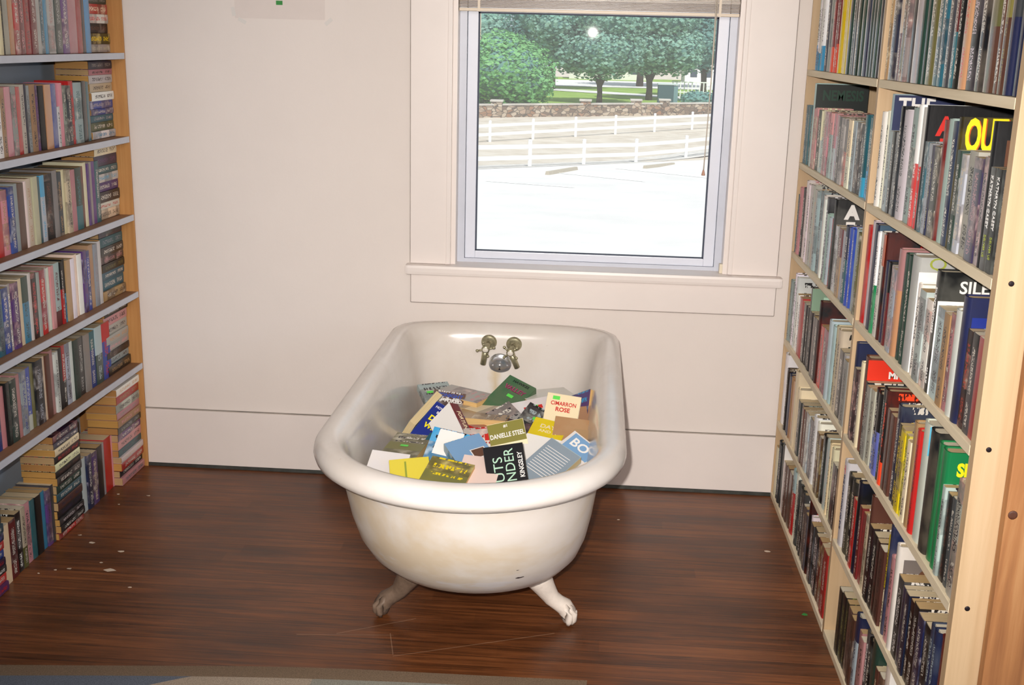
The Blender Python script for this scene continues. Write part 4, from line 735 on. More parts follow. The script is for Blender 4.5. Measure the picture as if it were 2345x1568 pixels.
(-0.007, -0.615, 0.405, -8, 44, -30, 0.172, 0.106, 0.024, 'n', 'B', 'n', 0, 'tan paperback pressed against the tub right side, farther one', 0, [], None),
(-0.169, -0.648, 0.395, 70, 18, 0, 0.172, 0.106, 0.024, 'K', 'R', 'p', 0, 'dark picture paperback under the olive-green one', 0, [], None)]

# ================================================================= clawfoot bathtub
XC = -0.268
def ring(a, yf, yn, z, nf=3.4, n=36, ns=12):
    """plan outline: squarish tap end by the wall (yf), round sloping end towards the rug (yn)"""
    bf = min(0.17, a*0.6); bn = a*1.02; pts = []
    for i in range(n+1):
        t = math.pi*i/n; c, s = math.cos(t), math.sin(t)
        pts.append((XC + a*math.copysign(abs(c)**(2/nf), c), yf - bf + bf*abs(s)**(2/nf), z))
    yn2 = yn + bn
    for i in range(1, ns): f = i/ns; pts.append((XC-a, (yf-bf)*(1-f) + yn2*f, z))
    for i in range(n+1):
        t = math.pi + math.pi*i/n; pts.append((XC + a*math.cos(t), yn2 + bn*math.sin(t), z))
    for i in range(1, ns): f = i/ns; pts.append((XC+a, yn2*(1-f) + (yf-bf)*f, z))
    return pts
def loft(mb, secs, mi, cap=True):
    rs = [ring(*s) for s in secs]; n = len(rs[0]); vs = [p for r in rs for p in r]
    fs = [(i*n+k, i*n+(k+1) % n, (i+1)*n+(k+1) % n, (i+1)*n+k) for i in range(len(rs)-1) for k in range(n)]
    if cap: fs.append(tuple(range((len(rs)-1)*n, len(rs)*n)))
    mb.add(vs, fs, mi, True)
def tub_mat(name, outside):
    m, nt, b = nodes(name); tc = N(nt, 'ShaderNodeTexCoord'); o = tc.outputs['Object']
    n1 = noise_(nt, mapping(nt, o, (1, 1, 1), (3.1, 0, 0)), 3.2, 5, 0.6, 0.4)
    if outside:
        r = ramp(nt, [(0.36, rgb(238, 230, 224)), (0.5, rgb(234, 224, 212)), (0.64, rgb(224, 206, 180))])
    else:
        r = ramp(nt, [(0.35, rgb(232, 226, 221)), (0.7, rgb(220, 210, 200))])
    nt.links.new(n1, r.inputs[0]); col = r.outputs[0]
    sp = ramp(nt, [(0.70, (0, 0, 0)), (0.76, (1, 1, 1))]); nt.links.new(noise_(nt, o, 34, 5, 0.65), sp.inputs[0])
    col = mix(nt, math_(nt, 'MULTIPLY', sp.outputs[0], 0.4), col, rgb(176, 150, 120))
    if outside:
        wp = ramp(nt, [(0.66, (0, 0, 0)), (0.70, (1, 1, 1))]); nt.links.new(noise_(nt, mapping(nt, o, (1.2, 1, 3.4), rot=(0, 0.25, 0)), 5, 3, 0.5), wp.inputs[0])
        col = mix(nt, math_(nt, 'MULTIPLY', wp.outputs[0], 0.75), col, rgb(238, 234, 234))
        ch = ramp(nt, [(0.83, (0, 0, 0)), (0.835, (1, 1, 1))]); nt.links.new(noise_(nt, mapping(nt, o, (1, 1, 1.8), (5, 0, 0)), 26, 4, 0.7), ch.inputs[0])
        col = mix(nt, ch.outputs[0], col, rgb(50, 38, 36))
    else:
        s = N(nt, 'ShaderNodeSeparateXYZ'); nt.links.new(o, s.inputs[0])
        wob = math_(nt, 'MULTIPLY', math_(nt, 'SUBTRACT', noise_(nt, o, 16, 4), 0.5), 0.05)
        dx = math_(nt, 'ABSOLUTE', math_(nt, 'ADD', math_(nt, 'SUBTRACT', s.outputs['X'], -0.297), wob))
        st = ramp(nt, [(0.0, (1, 1, 1)), (0.022, (0, 0, 0))]); nt.links.new(dx, st.inputs[0])
        zz = math_(nt, 'MULTIPLY', math_(nt, 'LESS_THAN', s.outputs['Z'], 0.45), math_(nt, 'GREATER_THAN', s.outputs['Y'], -0.22))
        col = mix(nt, math_(nt, 'MULTIPLY', math_(nt, 'MULTIPLY', st.outputs[0], zz), 0.6), col, rgb(206, 178, 118))
    nt.links.new(col, b.inputs['Base Color'])
    b.inputs['Roughness'].default_value = 0.42 if outside else 0.2
    if not outside: b.inputs['Coat Weight'].default_value = 0.3; b.inputs['Coat Roughness'].default_value = 0.12
    bump(nt, b, noise_(nt, o, 40 if outside else 14, 4), 0.14, 0.003)
    return m
M['tub_in'] = tub_mat('glossy_enamel', False); M['tub_out'] = tub_mat('chalky_painted_iron', True)
tub = tag(empty('bathtub', (XC, -0.8, 0)), 'white clawfoot bathtub heaped with paperbacks, standing below the window', 'bathtub')
def tpart(mb, name, mat, par=None):
    o = mb.build(name, mat, par or tub)
    if par is None: o.location = (-XC, 0.8, 0)
    return o
mb = MB()
loft(mb, [(.325, -.078, -1.498, .536), (.345, -.058, -1.520, .529), (.360, -.042, -1.541, .531), (.370, -.033, -1.553, .540), (.374, -.030, -1.557, .553), (.372, -.032, -1.554, .566), (.364, -.038, -1.545, .578), (.352, -.049, -1.531, .585), (.338, -.062, -1.515, .587), (.325, -.074, -1.500, .583), (.313, -.086, -1.486, .573), (.304, -.094, -1.475, .558), (.298, -.099, -1.466, .540),
          (.288, -.104, -1.440, .490), (.276, -.110, -1.398, .42), (.262, -.118, -1.335, .335), (.244, -.128, -1.255, .26), (.218, -.146, -1.165, .203), (.176, -.18, -1.07, .172), (.11, -.25, -.93, .158), (.03, -.45, -.75, .154)], 0)
loft(mb, [(.325, -.078, -1.498, .536), (.317, -.076, -1.487, .52), (.308, -.080, -1.466, .46), (.298, -.087, -1.430, .38), (.286, -.096, -1.378, .305), (.270, -.108, -1.312, .243), (.246, -.130, -1.238, .193), (.212, -.160, -1.160, .160), (.160, -.21, -1.07, .140), (.09, -.29, -.95, .130), (.03, -.45, -.78, .127)], 1)
shell = tpart(mb, 'tub_shell', [M['tub_in'], M['tub_out']])
bmm = bmesh.new(); bmm.from_mesh(shell.data); bmesh.ops.remove_doubles(bmm, verts=bmm.verts, dist=1e-5); bmesh.ops.recalc_face_normals(bmm, faces=bmm.faces[:]); bmm.to_mesh(shell.data); bmm.free()

M['foot'] = plain('painted_iron_foot', rgb(226, 214, 202), 0.5, var=0.1, vscale=30, bmp=0.4, bscale=120)
M['foot_worn'] = plain('worn_grey_iron_foot', rgb(116, 96, 80), 0.6, var=0.25, vscale=40, bmp=0.5, bscale=120)
def foot(sx, y, yd, mat):
    """cabriole leg curving out of the tub's belly and ending in a clenched three-toed paw"""
    mb = MB()
    P = [(0.150, 0.01, 0.165), (0.172, 0.006, 0.130), (0.188, 0.002, 0.100), (0.203, 0.0, 0.076), (0.220, -0.001, 0.062), (0.237, -0.003, 0.050), (0.247, -0.004, 0.034), (0.248, -0.005, 0.016), (0.246, -0.005, 0.003)]
    Rr = [0.040, 0.034, 0.027, 0.0225, 0.0215, 0.0235, 0.0235, 0.019, 0.012]
    mb.tube([(XC + sx*a, y + yd*b_*2.0, c) for a, b_, c in P], Rr, 16)
    for ang in (-75, -25, 25, 75):
        ca, sa = math.cos(R_(ang)), math.sin(R_(ang))
        q = [(0.236+ca*.006, sa*0.008, 0.062), (0.242+ca*.013, sa*0.014, 0.050), (0.246+ca*.018, sa*0.019, 0.034), (0.247+ca*.017, sa*0.018, 0.017), (0.246+ca*.013, sa*0.014, 0.005)]
        mb.tube([(XC + sx*a, y + b_, c) for a, b_, c in q], [0.006, 0.0095, 0.0105, 0.0095, 0.0050], 12)
    return tpart(mb, 'claw_foot', mat)
foot(1, -1.005, -1, M['foot']); foot(-1, -1.015, -1, M['foot_worn']); foot(1, -0.34, 1, M['foot']); foot(-1, -0.34, 1, M['foot_worn'])
# remains of the taps on the far end, and the overflow plate
TILT = Matrix.Rotation(R_(90+6), 4, 'X')
def tap(x, z, hx, hz, px, pz, ang, name='tap_handle'):
    mb = MB(); mb.lathe([(0.026, 0.0), (0.026, 0.003), (0.021, 0.007), (0.012, 0.010), (0.009, 0.022), (0.0095, 0.030)], Matrix.Translation((x, -0.101, z)) @ TILT)
    mb.tube([(x, -0.122, z), (hx, -0.152, hz)], [0.009, 0.010], 14)
    mb.tube([(hx, -0.146, hz-0.004), ((hx+px)/2, -0.142, (hz+pz)/2), (px, -0.136, pz)], [0.0115, 0.0098, 0.0095], 14)
    body = tpart(mb, 'tap_body', M['nickel'])
    mb = MB(); hm = Matrix.Translation((hx, -0.163, hz)) @ Matrix.Rotation(R_(90+22), 4, 'X')
    mb.lathe([(0.009, -0.010), (0.0125, -0.006), (0.0135, 0.0), (0.0125, 0.004)], hm)
    for k in range(4):
        a = ang + k*math.pi/2; d = Vector((math.cos(a), math.sin(a), 0))
        mb.tube([hm @ (d*0.008), hm @ (d*0.026)], [0.0038, 0.0028], 8); mb.ball(hm @ (d*0.0285), 0.0052, 10)
    h = mb.build(name, M['nickel'], body)
    MB().lathe([(0.0098, 0.003), (0.0096, 0.0062), (0.006, 0.0082), (0.001, 0.0088)], hm).build('porcelain_button', M['porcelain'], body)
tap(-0.323, 0.529, -0.329, 0.520, -0.339, 0.462, 0.25); tap(-0.240, 0.525, -0.2475, 0.512, -0.226, 0.455, 0.75)
om = Matrix.Translation((-0.2845, -0.1055, 0.456)) @ TILT
op = tpart(MB().lathe([(0.0385, 0.0), (0.0385, 0.002), (0.035, 0.0052), (0.020, 0.0085), (0.001, 0.0095)], om, 40), 'overflow_plate', M['chrome'])
mb = MB(); mb.tube([om @ Vector((0, 0.010, 0.006)), om @ Vector((0, 0.004, 0.018)), om @ Vector((0, -0.012, 0.022))], [0.0045, 0.005, 0.004], 10); mb.build('lever', M['chrome'], op)
for x in (-0.0235, 0.0245): MB().ball(om @ Vector((x, -0.002, 0.007)), 0.0042, 10).build('screw', M['chrome'], op)
# worn black chip in the paint at the foot end
chip_pts = [(-0.011, 0.001), (-0.004, 0.006), (0.001, 0.0035), (0.010, 0.004), (0.011, 0.0), (0.004, -0.003), (-0.003, -0.0045), (-0.009, -0.002)]
chip_pts = [(a*0.75, b_*0.6) for a, b_ in chip_pts]
def shell_y(x, z):
    secs = [(.308, -1.466, .46), (.298, -1.430, .38), (.286, -1.378, .305), (.270, -1.312, .243), (.246, -1.238, .193), (.212, -1.160, .160)]
    for (a0, y0, z0), (a1, y1, z1) in zip(secs, secs[1:]):
        if z1 <= z <= z0:
            f = (z-z1)/(z0-z1); a = a1+(a0-a1)*f; yn = y1+(y0-y1)*f; bn = a*1.02
            return yn + bn - bn*math.sqrt(max(0, 1-((x-XC)/a)**2)) 
    return -1.3
for (cx_, cz_, k) in ((-0.134, 0.282, 1.25), (-0.137, 0.318, 0.4)):
    vs = [(cx_+a*k, shell_y(cx_+a*k, cz_+b_*k)-0.0008, cz_+b_*k) for a, b_ in chip_pts]
    tpart(MB().add(vs, [tuple(range(len(vs)))]), 'paint_chip', plain('bare_dark_iron', rgb(58, 40, 38), 0.8))

# ---- paperbacks heaped in the tub
FLAT = Matrix(((0, 1, 0, 0), (0, 0, 1, 0), (1, 0, 0, 0), (0, 0, 0, 1)))
def heap(x, y, z, yaw, pitch, roll, h, w_, t, col, acc, style, tone, lab, flip=0, extra=None, sticker=None):
    b = book(t, w_, h, col, acc, style, False, page=((222, 184, 122), (228, 206, 158), (232, 224, 206))[tone], jitter=0.06)
    mt = Matrix.Translation((x, y, z)) @ Matrix.Rotation(R_(pitch), 4, 'X') @ Matrix.Rotation(R_(yaw), 4, 'Z') @ Matrix.Rotation(R_(roll + (180 if flip else 0)), 4, 'Y') @ Matrix.Scale(0.94, 4) @ FLAT @ Matrix.Translation((0, -w_/2, -h/2))
    b.matrix_world = mt
    if sticker:
        sd = -1 if flip else 1; xx = sd*(t/2+0.0006)
        MB().box((min(xx, xx+sd*.0002), sticker[0]-0.011, sticker[1]-0.006), (max(xx, xx+sd*.0002), sticker[0]+0.011, sticker[1]+0.006)).build('price_sticker', M['sticker'], b)
    sd = -1 if flip else 1
    for e in (extra or []):
        if e[0] == 'T': face_text(b, e[1], e[2], e[3], t, (e[4], e[5]), e[7] if len(e) > 7 else 0.02, e[6], side=sd, rot=(e[8] if len(e) > 8 else 0.0))
        elif e[0] == 'P': panel(b, t, e[2], e[3], e[4], e[5], e[1], side=sd)
        elif e[0] == 'S': spine_text(b, e[1], e[2], e[3], (0, h*e[4]), rot=e[5], sx=e[6])
    tag(b, lab, 'book', 'paperbacks heaped in the bathtub')
    return b
for a in HEAP: heap(*a)
# the buried layers below
UNDER = 'lying under the top paperbacks in the bathtub'
rnd = random.Random(11)
spots = []
for lz in (0.20, 0.245, 0.29, 0.335):
    for iy in range(6):
        for ix in range(3):
            spots.append((XC + (ix-1)*0.135 + rnd.uniform(-.015, .015), -0.30 - iy*0.165 + rnd.uniform(-.02, .02), lz + rnd.uniform(-.004, .004)))
for k, (x, y, z) in enumerate(spots):
    if z < 0.33: continue
    t = rnd.uniform(0.02, 0.03); c = rnd.choice('CWnspRoTMbK')
    b = book(t, 0.105, 0.172, c, rnd.choice('CWRbK'), 'p', False, page=(222, 186, 128), jitter=0.2)
    b.matrix_world = Matrix.Translation((x, y, z+0.01)) @ Matrix.Rotation(rnd.uniform(-0.5, 0.5)+rnd.choice((0, 1.57, 3.1)), 4, 'Z') @ Matrix.Rotation(rnd.uniform(-.12, .12), 4, 'X') @ FLAT @ Matrix.Translation((0, -0.0525, -0.086))
    tag(b, 'half-buried paperback lying under the top books of the bathtub heap', 'book', 'buried paperbacks in the bathtub')

# ================================================================= outdoors, seen through the window
def gz(y): return -0.95 - 0.056*(min(y, 55) + 3.8)
def out_mat(name, cols, scale, rough=0.9, detail=6):
    m, nt, b = nodes(name); tc = N(nt, 'ShaderNodeTexCoord')
    r = ramp(nt, [(0.3 + 0.4*i/(len(cols)-1), c) for i, c in enumerate(cols)]); nt.links.new(noise_(nt, tc.outputs['Object'], scale, detail, 0.6), r.inputs[0])
    nt.links.new(r.outputs[0], b.inputs['Base Color']); b.inputs['Roughness'].default_value = rough; b.inputs['Specular IOR Level'].default_value = 0.1
    return m
M['lot'] = out_mat('sunlit_pale_asphalt', [rgb(206, 204, 204), rgb(220, 218, 216)], 0.5)
M['gravel'] = out_mat('gravel_verge', [rgb(176, 172, 166), rgb(196, 192, 188), rgb(208, 204, 200)], 3.0)
M['soil'] = out_mat('dry_grass_verge', [rgb(180, 168, 154), rgb(196, 186, 174), rgb(206, 198, 188)], 0.8)
M['lawn'] = out_mat('mown_lawn', [rgb(120, 150, 70), rgb(150, 176, 92)], 0.6)
M['fence'] = plain('white_vinyl_fence', rgb(238, 238, 238), 0.5, var=0.02)
M['line'] = plain('white_road_paint', rgb(246, 246, 244), 0.7)
def strip(name, x0, x1, ya, yb, mat, lift=0.0, ny=14, slope=0.0):
    """ground strip; ya / yb are functions of x for its near and far edge"""
    mb = MB(); nx = 16; vs = []
    for j in range(ny+1):
        for i in range(nx+1):
            x = x0+(x1-x0)*i/nx; y = ya(x)+(yb(x)-ya(x))*j/ny; vs.append((x, y, gz(y)+lift))
    mb.add(vs, [(j*(nx+1)+i, j*(nx+1)+i+1, (j+1)*(nx+1)+i+1, (j+1)*(nx+1)+i) for j in range(ny) for i in range(nx)])
    return struct(mb, name, mat)
f1 = lambda x: 46.0 + (x+2.75)*1.56         # near fence line
f2 = lambda x: 64.0 + (x+6.1)*1.17          # far fence line
fw = lambda x: 85.0 + (x+9.0)*0.68          # stone wall line
lot_f = lambda x: f1(x)-0.7
strip('parking_lot', -60, 60, lambda x: 0.16, lambda x: max(3.0, min(lot_f(x), 58)) if x > -28 else 3.0 + 0.02*(x+60), M['lot'])
strip('ground', -80, 80, lambda x: 0.16, lambda x: 260, M['soil'], -0.05, 40)
strip('gravel_verge', -22, 11, lot_f, lambda x: f1(x)+2.6, M['gravel'], 0.01)
strip('lawn', -60, 60, lambda x: fw(x)+1.2 if -40 < x < 30 else 100, lambda x: 190, M['lawn'], 0.02)
strip('garden_path', -12, 24, lambda x: 131-(x)*0.9, lambda x: 137-(x)*0.9, M['lot'], 0.06, 4)
strip('far_drive', -50, 60, lambda x: 150, lambda x: 176, M['lot'], 0.06, 4)
for i, (ax, ay, bx, by) in enumerate(((-1.45, 41.5, 1.8, 37.6), (-3.6, 35.0, -0.6, 33.2), (0.9, 46.5, 4.6, 41.0))):
    d = Vector((bx-ax, by-ay, 0)).normalized(); n_ = Vector((-d.y, d.x, 0))*0.06
    struct(MB().add([(ax-n_.x, ay-n_.y, gz(ay)+.012), (bx-n_.x, by-n_.y, gz(by)+.012), (bx+n_.x, by+n_.y, gz(by)+.012), (ax+n_.x, ay+n_.y, gz(ay)+.012)], [(0, 1, 2, 3)]), 'parking_line', M['line'])
def bumper(ax, ay, bx, by, lab):
    a = Vector((ax, ay, gz(ay))); b_ = Vector((bx, by, gz(by))); d = (b_-a).normalized(); n_ = Vector((-d.y, d.x, 0)).normalized(); vs = []
    for p in (a, b_):
        for u, h in ((-0.09, 0), (-0.06, 0.13), (0.06, 0.13), (0.09, 0)): vs.append(p - a + n_*u + Vector((0, 0, h)))
    tag(MB().add(vs, [(0, 1, 2, 3), (7, 6, 5, 4), (0, 4, 5, 1), (1, 5, 6, 2), (2, 6, 7, 3), (0, 3, 7, 4)]).build('parking_bumper', plain('concrete', rgb(176, 166, 150), 0.9, var=0.1), loc=a), lab, 'bumper', 'concrete parking bumpers')
bumper(-1.75, 40.0, -0.75, 44.4, 'concrete parking bumper outside, left of the two in front of the white fence')
bumper(2.2, 47.4, 3.7, 51.4, 'concrete parking bumper outside, right of the two in front of the white fence')
def fence(fn, xs, h, rails, lab):
    o = tag(empty('rail_fence', (xs[0], fn(xs[0]), gz(fn(xs[0])))), lab, 'fence', None); L0 = Vector(o.location)
    def fb(mb, name): b_ = mb.build(name, M['fence'], o); b_.location = -L0; return b_
    for x in xs:
        y = fn(x); z = gz(y); fb(MB().box((x-0.075, y-0.075, z-0.1), (x+0.075, y+0.075, z+h), bev=0.01).lathe([(0.11, 0), (0.09, 0.03), (0.01, 0.07)], Matrix.Translation((x, y, z+h)), 4), 'post')
    for hz, hh in rails:
        for a, b_ in zip(xs, xs[1:]):
            ya, yb = fn(a), fn(b_); za, zb = gz(ya)+hz, gz(yb)+hz; vs = []
            for (x, y, z) in ((a, ya, za), (b_, yb, zb)): vs += [(x, y-0.03, z), (x, y+0.03, z), (x, y+0.03, z+hh), (x, y-0.03, z+hh)]
            fb(MB().add(vs, [(0, 1, 2, 3), (7, 6, 5, 4), (0, 4, 5, 1), (1, 5, 6, 2), (2, 6, 7, 3), (3, 7, 4, 0)]), 'rail')
fence(f1, [-9.8, -7.4, -5.05, -2.75, -0.49, 2.01, 4.74, 7.6, 10.3, 13.0, 15.8], 1.08, ((0.30, 0.17), (0.76, 0.17)), 'white two-rail vinyl fence nearer the window, along the parking lot')
fence(f2, [-13.9, -11.2, -8.6, -6.1, -3.75, -1.25, 1.27, 3.93, 6.68, 9.5, 12.3, 15.1, 17.9, 20.7], 1.12, ((0.30, 0.17), (0.80, 0.17)), 'white two-rail vinyl fence farther off, in front of the stone wall')
def stone_mat():
    m, nt, b = nodes('fieldstone'); tc = N(nt, 'ShaderNodeTexCoord')
    v = N(nt, 'ShaderNodeTexVoronoi'); nt.links.new(mapping(nt, tc.outputs['Object'], (2.0, 2.0, 4.0)), v.inputs['Vector']); v.inputs['Scale'].default_value = 1.0
    sp = N(nt, 'ShaderNodeSeparateColor'); nt.links.new(v.outputs['Color'], sp.inputs[0])
    r = ramp(nt, [(0.1, rgb(120, 104, 92)), (0.4, rgb(168, 150, 130)), (0.7, rgb(190, 176, 160)), (0.9, rgb(150, 118, 96))]); nt.links.new(sp.outputs[0], r.inputs[0])
    e = N(nt, 'ShaderNodeTexVoronoi', feature='DISTANCE_TO_EDGE'); nt.links.new(mapping(nt, tc.outputs['Object'], (2.0, 2.0, 4.0)), e.inputs['Vector']); e.inputs['Scale'].default_value = 1.0
    k = ramp(nt, [(0.03, (0, 0, 0)), (0.08, (1, 1, 1))]); nt.links.new(e.outputs['Distance'], k.inputs[0])
    nt.links.new(mix(nt, k.outputs[0], rgb(92, 84, 78), r.outputs[0]), b.inputs['Base Color']); b.inputs['Roughness'].default_value = 0.9
    return m
M['stone'] = stone_mat(); M['cap'] = out_mat('pale_capstone', [rgb(170, 164, 156), rgb(200, 196, 190)], 1.0)
sw = tag(empty('stone_wall', (0, fw(0), gz(90))), 'low fieldstone wall with pale capstones and square piers outside', 'wall'); L0 = Vector(sw.location)
def wall_run(xa, xb, h, th, name, mat, z0=-0.2, over=0.0):
    mb = MB(); vs = []
    for x in (xa, xb):
        y = fw(x); z = gz(y); vs += [(x, y-th/2, z+z0), (x, y+th/2, z+z0), (x, y+th/2, z+h), (x, y-th/2, z+h)]
    mb.add(vs, [(0, 1, 2, 3), (7, 6, 5, 4), (0, 4, 5, 1), (1, 5, 6, 2), (2, 6, 7, 3), (3, 7, 4, 0)]); o = mb.build(name, mat, sw); o.location = -L0
wall_run(-22, 24, 0.85, 0.5, 'stonework', M['stone']); wall_run(-22, 24, 0.97, 0.62, 'capstones', M['cap'], 0.85)
for x in (-13.2, -7.6, -0.9, 3.2, 5.6, 12.5):
    y = fw(x); z = gz(y); o = MB().box((x-0.42, y-0.42, z-0.2), (x+0.42, y+0.42, z+1.12)).build('pier', M['stone'], sw); o.location = -L0
    o2 = MB().box((x-0.5, y-0.5, z+1.12), (x+0.5, y+0.5, z+1.27), bev=0.05).build('pier_cap', M['cap'], o)
def leaf_mat(name, cols):
    m, nt, b = nodes(name); tc = N(nt, 'ShaderNodeTexCoord'); nt.nodes.remove(b)
    r = ramp(nt, [(0.25 + 0.5*i/(len(cols)-1), c) for i, c in enumerate(cols)]); nt.links.new(noise_(nt, tc.outputs['Object'], 1.6, 5, 0.7), r.inputs[0])
    d = N(nt, 'ShaderNodeBsdfDiffuse'); t = N(nt, 'ShaderNodeBsdfTranslucent'); x = N(nt, 'ShaderNodeMixShader'); x.inputs[0].default_value = 0.3
    nt.links.new(r.outputs[0], d.inputs[0]); nt.links.new(r.outputs[0], t.inputs[0]); nt.links.new(d.outputs[0], x.inputs[1]); nt.links.new(t.outputs[0], x.inputs[2]); nt.links.new(x.outputs[0], nt.nodes['Material Output'].inputs[0])
    return m
M['ever'] = leaf_mat('evergreen_leaves', [rgb(96, 152, 110), rgb(130, 186, 128), rgb(170, 214, 152)])
M['decid'] = leaf_mat('blue_green_leaves', [rgb(104, 150, 148), rgb(144, 184, 170), rgb(186, 214, 196)])
M['dark_leaf'] = leaf_mat('dark_leaves', [rgb(90, 134, 138), rgb(118, 162, 158), rgb(152, 188, 178)])
M['bark'] = out_mat('bark', [rgb(70, 62, 54), rgb(104, 92, 80)], 4.0)
rt = random.Random(5)
def tree(name, x, y, blobs, trunk, mat, n, leaf, lab, group=None):
    z0 = gz(y); o = tag(empty(name, (x, y, z0)), lab, 'tree', group)
    vs = []; fs = []; tot = sum(b_[3]*b_[4] for b_ in blobs)
    for (bx, by, bz, rx, rz_) in blobs:
        for _ in range(int(n*rx*rz_/tot)):
            u = Vector((rt.gauss(0, 1), rt.gauss(0, 1), rt.gauss(0, 1))).normalized(); k = rt.uniform(0.72, 1.04)
            lump = 1 + 0.16*noise.noise(u*2.3 + Vector((bx, bz, 0)))
            p = Vector((bx + u.x*rx*k*lump, by + u.y*rx*k*lump, bz + u.z*rz_*k*lump))
            nn = (u + Vector((rt.uniform(-.7, .7), rt.uniform(-.7, .7), rt.uniform(-.7, .7)))).normalized()
            a = nn.cross(Vector((0, 0, 1))).normalized(); b2 = nn.cross(a); s = leaf*rt.uniform(0.6, 1.3); i = len(vs)
            vs += [p-a*s, p+b2*s*.6, p+a*s, p-b2*s*.6]; fs.append((i, i+1, i+2, i+3))
    MB().add(vs, fs).build('foliage', mat, o)
    core = MB()
    for (bx, by, bz, rx, rz_) in blobs: core.ball((bx, by, bz), 1.0, 16, sc=(rx*.80, rx*.80, rz_*.80))
    core.build('branches', M['dark_leaf'], o)
    if trunk:
        mb = MB(); r0, hh = trunk; mb.tube([(0, 0, -0.2), (0.03, 0, hh*.5), (-0.05, 0, hh), (0.0, 0, hh+1.5)], [r0*1.3, r0, r0*1.1, r0*.6], 12)
        for s in (-1, 1): mb.tube([(0, 0, hh*.75), (s*0.5, 0.1, hh+0.5), (s*1.2, 0.2, hh+1.8)], [r0*.7, r0*.5, r0*.3], 8)
        mb.build('trunk', M['bark'], o)
tree('round_evergreen', -8.2, 101, [(0, 0, 2.9, 4.3, 3.2), (-0.6, 0, 4.3, 2.9, 2.2), (1.8, -0.5, 1.9, 2.7, 2.1), (-2.8, -0.5, 2.0, 2.2, 2.2)], None, M['ever'], 9000, 0.20, 'big round light-green evergreen bush outside, left behind the stone wall')
tree('street_tree', 0.2, 109.5, [(0, 0, 5.0, 4.0, 2.9), (-2.6, 0.5, 4.4, 2.4, 1.8), (2.0, 0, 4.2, 2.0, 1.5), (0.5, 0, 8.0, 4.0, 3.0), (-4.0, 1, 7.2, 3.0, 2.6)], (0.24, 2.0), M['decid'], 9000, 0.22, 'blue-green leafy tree outside with a thin forked trunk, middle of the window')
tree('street_tree', 5.3, 119, [(0, 0, 5.2, 3.7, 2.8), (2.6, -0.5, 5.0, 2.9, 2.4), (-2.0, 0.5, 6.2, 2.4, 2.2), (0.6, 0, 8.4, 4.2, 3.0)], (0.30, 2.3), M['decid'], 9000, 0.22, 'blue-green leafy tree outside with a thicker trunk, right of the forked one')
tree('street_tree', 11.6, 128, [(0, 0, 6.0, 3.6, 3.2), (-1.8, 0, 8.6, 3.4, 3.0), (2.6, 0.5, 8, 3.0, 3.0)], (0.3, 3.0), M['dark_leaf'], 7000, 0.22, 'dark tree outside at the right edge of the window')
tree('distant_tree', -5.6, 140, [(0, 0, 8.5, 6.0, 5.0), (-3.0, 0, 5.0, 3.6, 3.0), (4, 0, 10, 4.5, 4.0)], (0.4, 4.0), M['dark_leaf'], 7000, 0.30, 'dark distant tree behind the round evergreen, outside')
tree('distant_tree', 5.6, 156, [(0, 0, 9.0, 6.5, 4.6), (6.0, 0, 9.5, 5.5, 4.8)], (0.4, 4.5), M['dark_leaf'], 7000, 0.30, 'dark distant tree behind the two street trees, outside')
tree('distant_tree', -18.0, 172, [(0, 0, 7.0, 5.0, 4.2), (4.5, 0, 4.5, 3, 2.6)], (0.4, 3.0), M['decid'], 3500, 0.34, 'pale distant tree outside at the upper left of the window')
tree('street_tree', 21.5, 121, [(0, 0, 5.6, 4.2, 3.2), (-2.2, 0, 8.0, 3.6, 3.0), (2.6, 0.5, 7.6, 3.4, 2.8)], (0.3, 2.6), M['decid'], 6000, 0.24, 'blue-green leafy tree outside, beyond the white far house side of the window')
tree('street_tree', 33.0, 128, [(0, 0, 6.0, 5.0, 3.8), (-3.0, 0, 8.6, 3.8, 3.0)], (0.34, 2.6), M['dark_leaf'], 5000, 0.26, 'dark street tree outside, farthest along the stone wall past the window')
tree('street_tree', -22.0, 116, [(0, 0, 5.6, 4.6, 3.4), (2.6, 0, 7.6, 3.6, 3.0)], (0.34, 2.6), M['decid'], 5000, 0.26, 'blue-green street tree outside, beyond the round evergreen away from the forked tree')
tree('low_shrub', 9.0, 104, [(0, 0, 0.75, 1.6, 0.9), (2.4, 0, 0.8, 1.6, 0.9)], None, M['dark_leaf'], 1800, 0.16, 'low dark shrub outside beside the teal cabinet')
ub = tag(empty('utility_cabinet', (6.4, 106, gz(100))), 'dark teal utility cabinet outside between the trees behind the stone wall', 'cabinet'); 
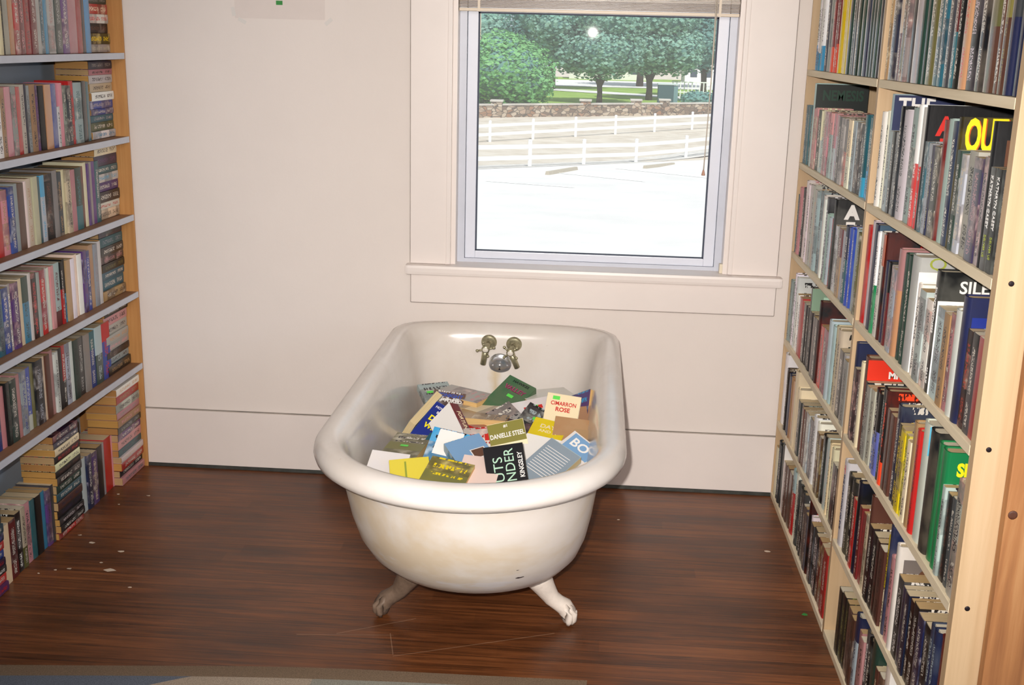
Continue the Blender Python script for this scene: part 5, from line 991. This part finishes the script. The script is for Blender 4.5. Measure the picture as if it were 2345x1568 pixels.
o = MB().box((-0.85, -0.7, 0), (0.55, 0.7, 2.05), bev=0.02).build('cabinet_box', plain('teal_paint', rgb(52, 84, 92), 0.6, var=0.05), ub); MB().box((0.56, -0.68, 0.05), (0.95, 0.7, 1.95), bev=0.02).build('side_panel', plain('grey_teal_paint', rgb(108, 140, 146), 0.6, var=0.05), ub); MB().box((-0.9, -0.74, 2.05), (1.0, 0.74, 2.15)).build('cabinet_roof', plain('pale_roof', rgb(190, 200, 202), 0.6), ub)
hr = tag(empty('picket_railing', (9, 118, gz(100))), 'white picket railing far outside at the right of the window', 'railing')
mb = MB(); mb.box((-1.5, 0, 1.9), (7.0, 0.08, 2.0)); mb.box((-1.5, 0, 0.9), (7.0, 0.08, 1.0)); mb.build('rail', M['fence'], hr)
for k in range(22): MB().box((-1.4+k*0.39, 0.02, 0.1), (-1.3+k*0.39, 0.07, 1.95)).build('picket', M['fence'], hr)
M['house'] = plain('white_siding', rgb(226, 222, 216), 0.8, var=0.04); M['roof'] = plain('grey_roof', rgb(150, 146, 144), 0.8)
def house(x, y, w_, d_, h, lab):
    o = tag(empty('distant_house', (x, y, gz(100))), lab, 'house')
    MB().box((-w_/2, 0, 0), (w_/2, d_, h)).build('siding', M['house'], o)
    MB().add([(-w_/2-.4, -.4, h), (w_/2+.4, -.4, h), (w_/2+.4, d_+.4, h), (-w_/2-.4, d_+.4, h), (-w_/2-.4, d_/2, h+1.6), (w_/2+.4, d_/2, h+1.6)], [(0, 1, 5, 4), (2, 3, 4, 5), (1, 2, 5), (3, 0, 4), (0, 3, 2, 1)]).build('roof', M['roof'], o)
    for k in range(int(w_//2.2)): MB().box((-w_/2+0.8+k*2.2, -0.03, 0.9), (-w_/2+1.8+k*2.2, 0.02, 2.0)).build('window', plain('dark_window', rgb(70, 80, 92), 0.2), o)
house(2.0, 182, 13.0, 8, 2.9, 'long low white house far off between the tree trunks, outside')
house(17.5, 176, 9.0, 8, 3.6, 'white house far off at the right of the window, outside')
ut = tag(MB().tube([(0, 0, -0.3), (0, 0, 9.5)], [0.16, 0.11], 10).box((-0.9, -0.06, 8.3), (0.9, 0.06, 8.45)).build('utility_pole', plain('pale_pole', rgb(214, 196, 172), 0.9), loc=(-12.6, 122, gz(100))), 'pale utility pole outside at the upper left of the window', 'pole')
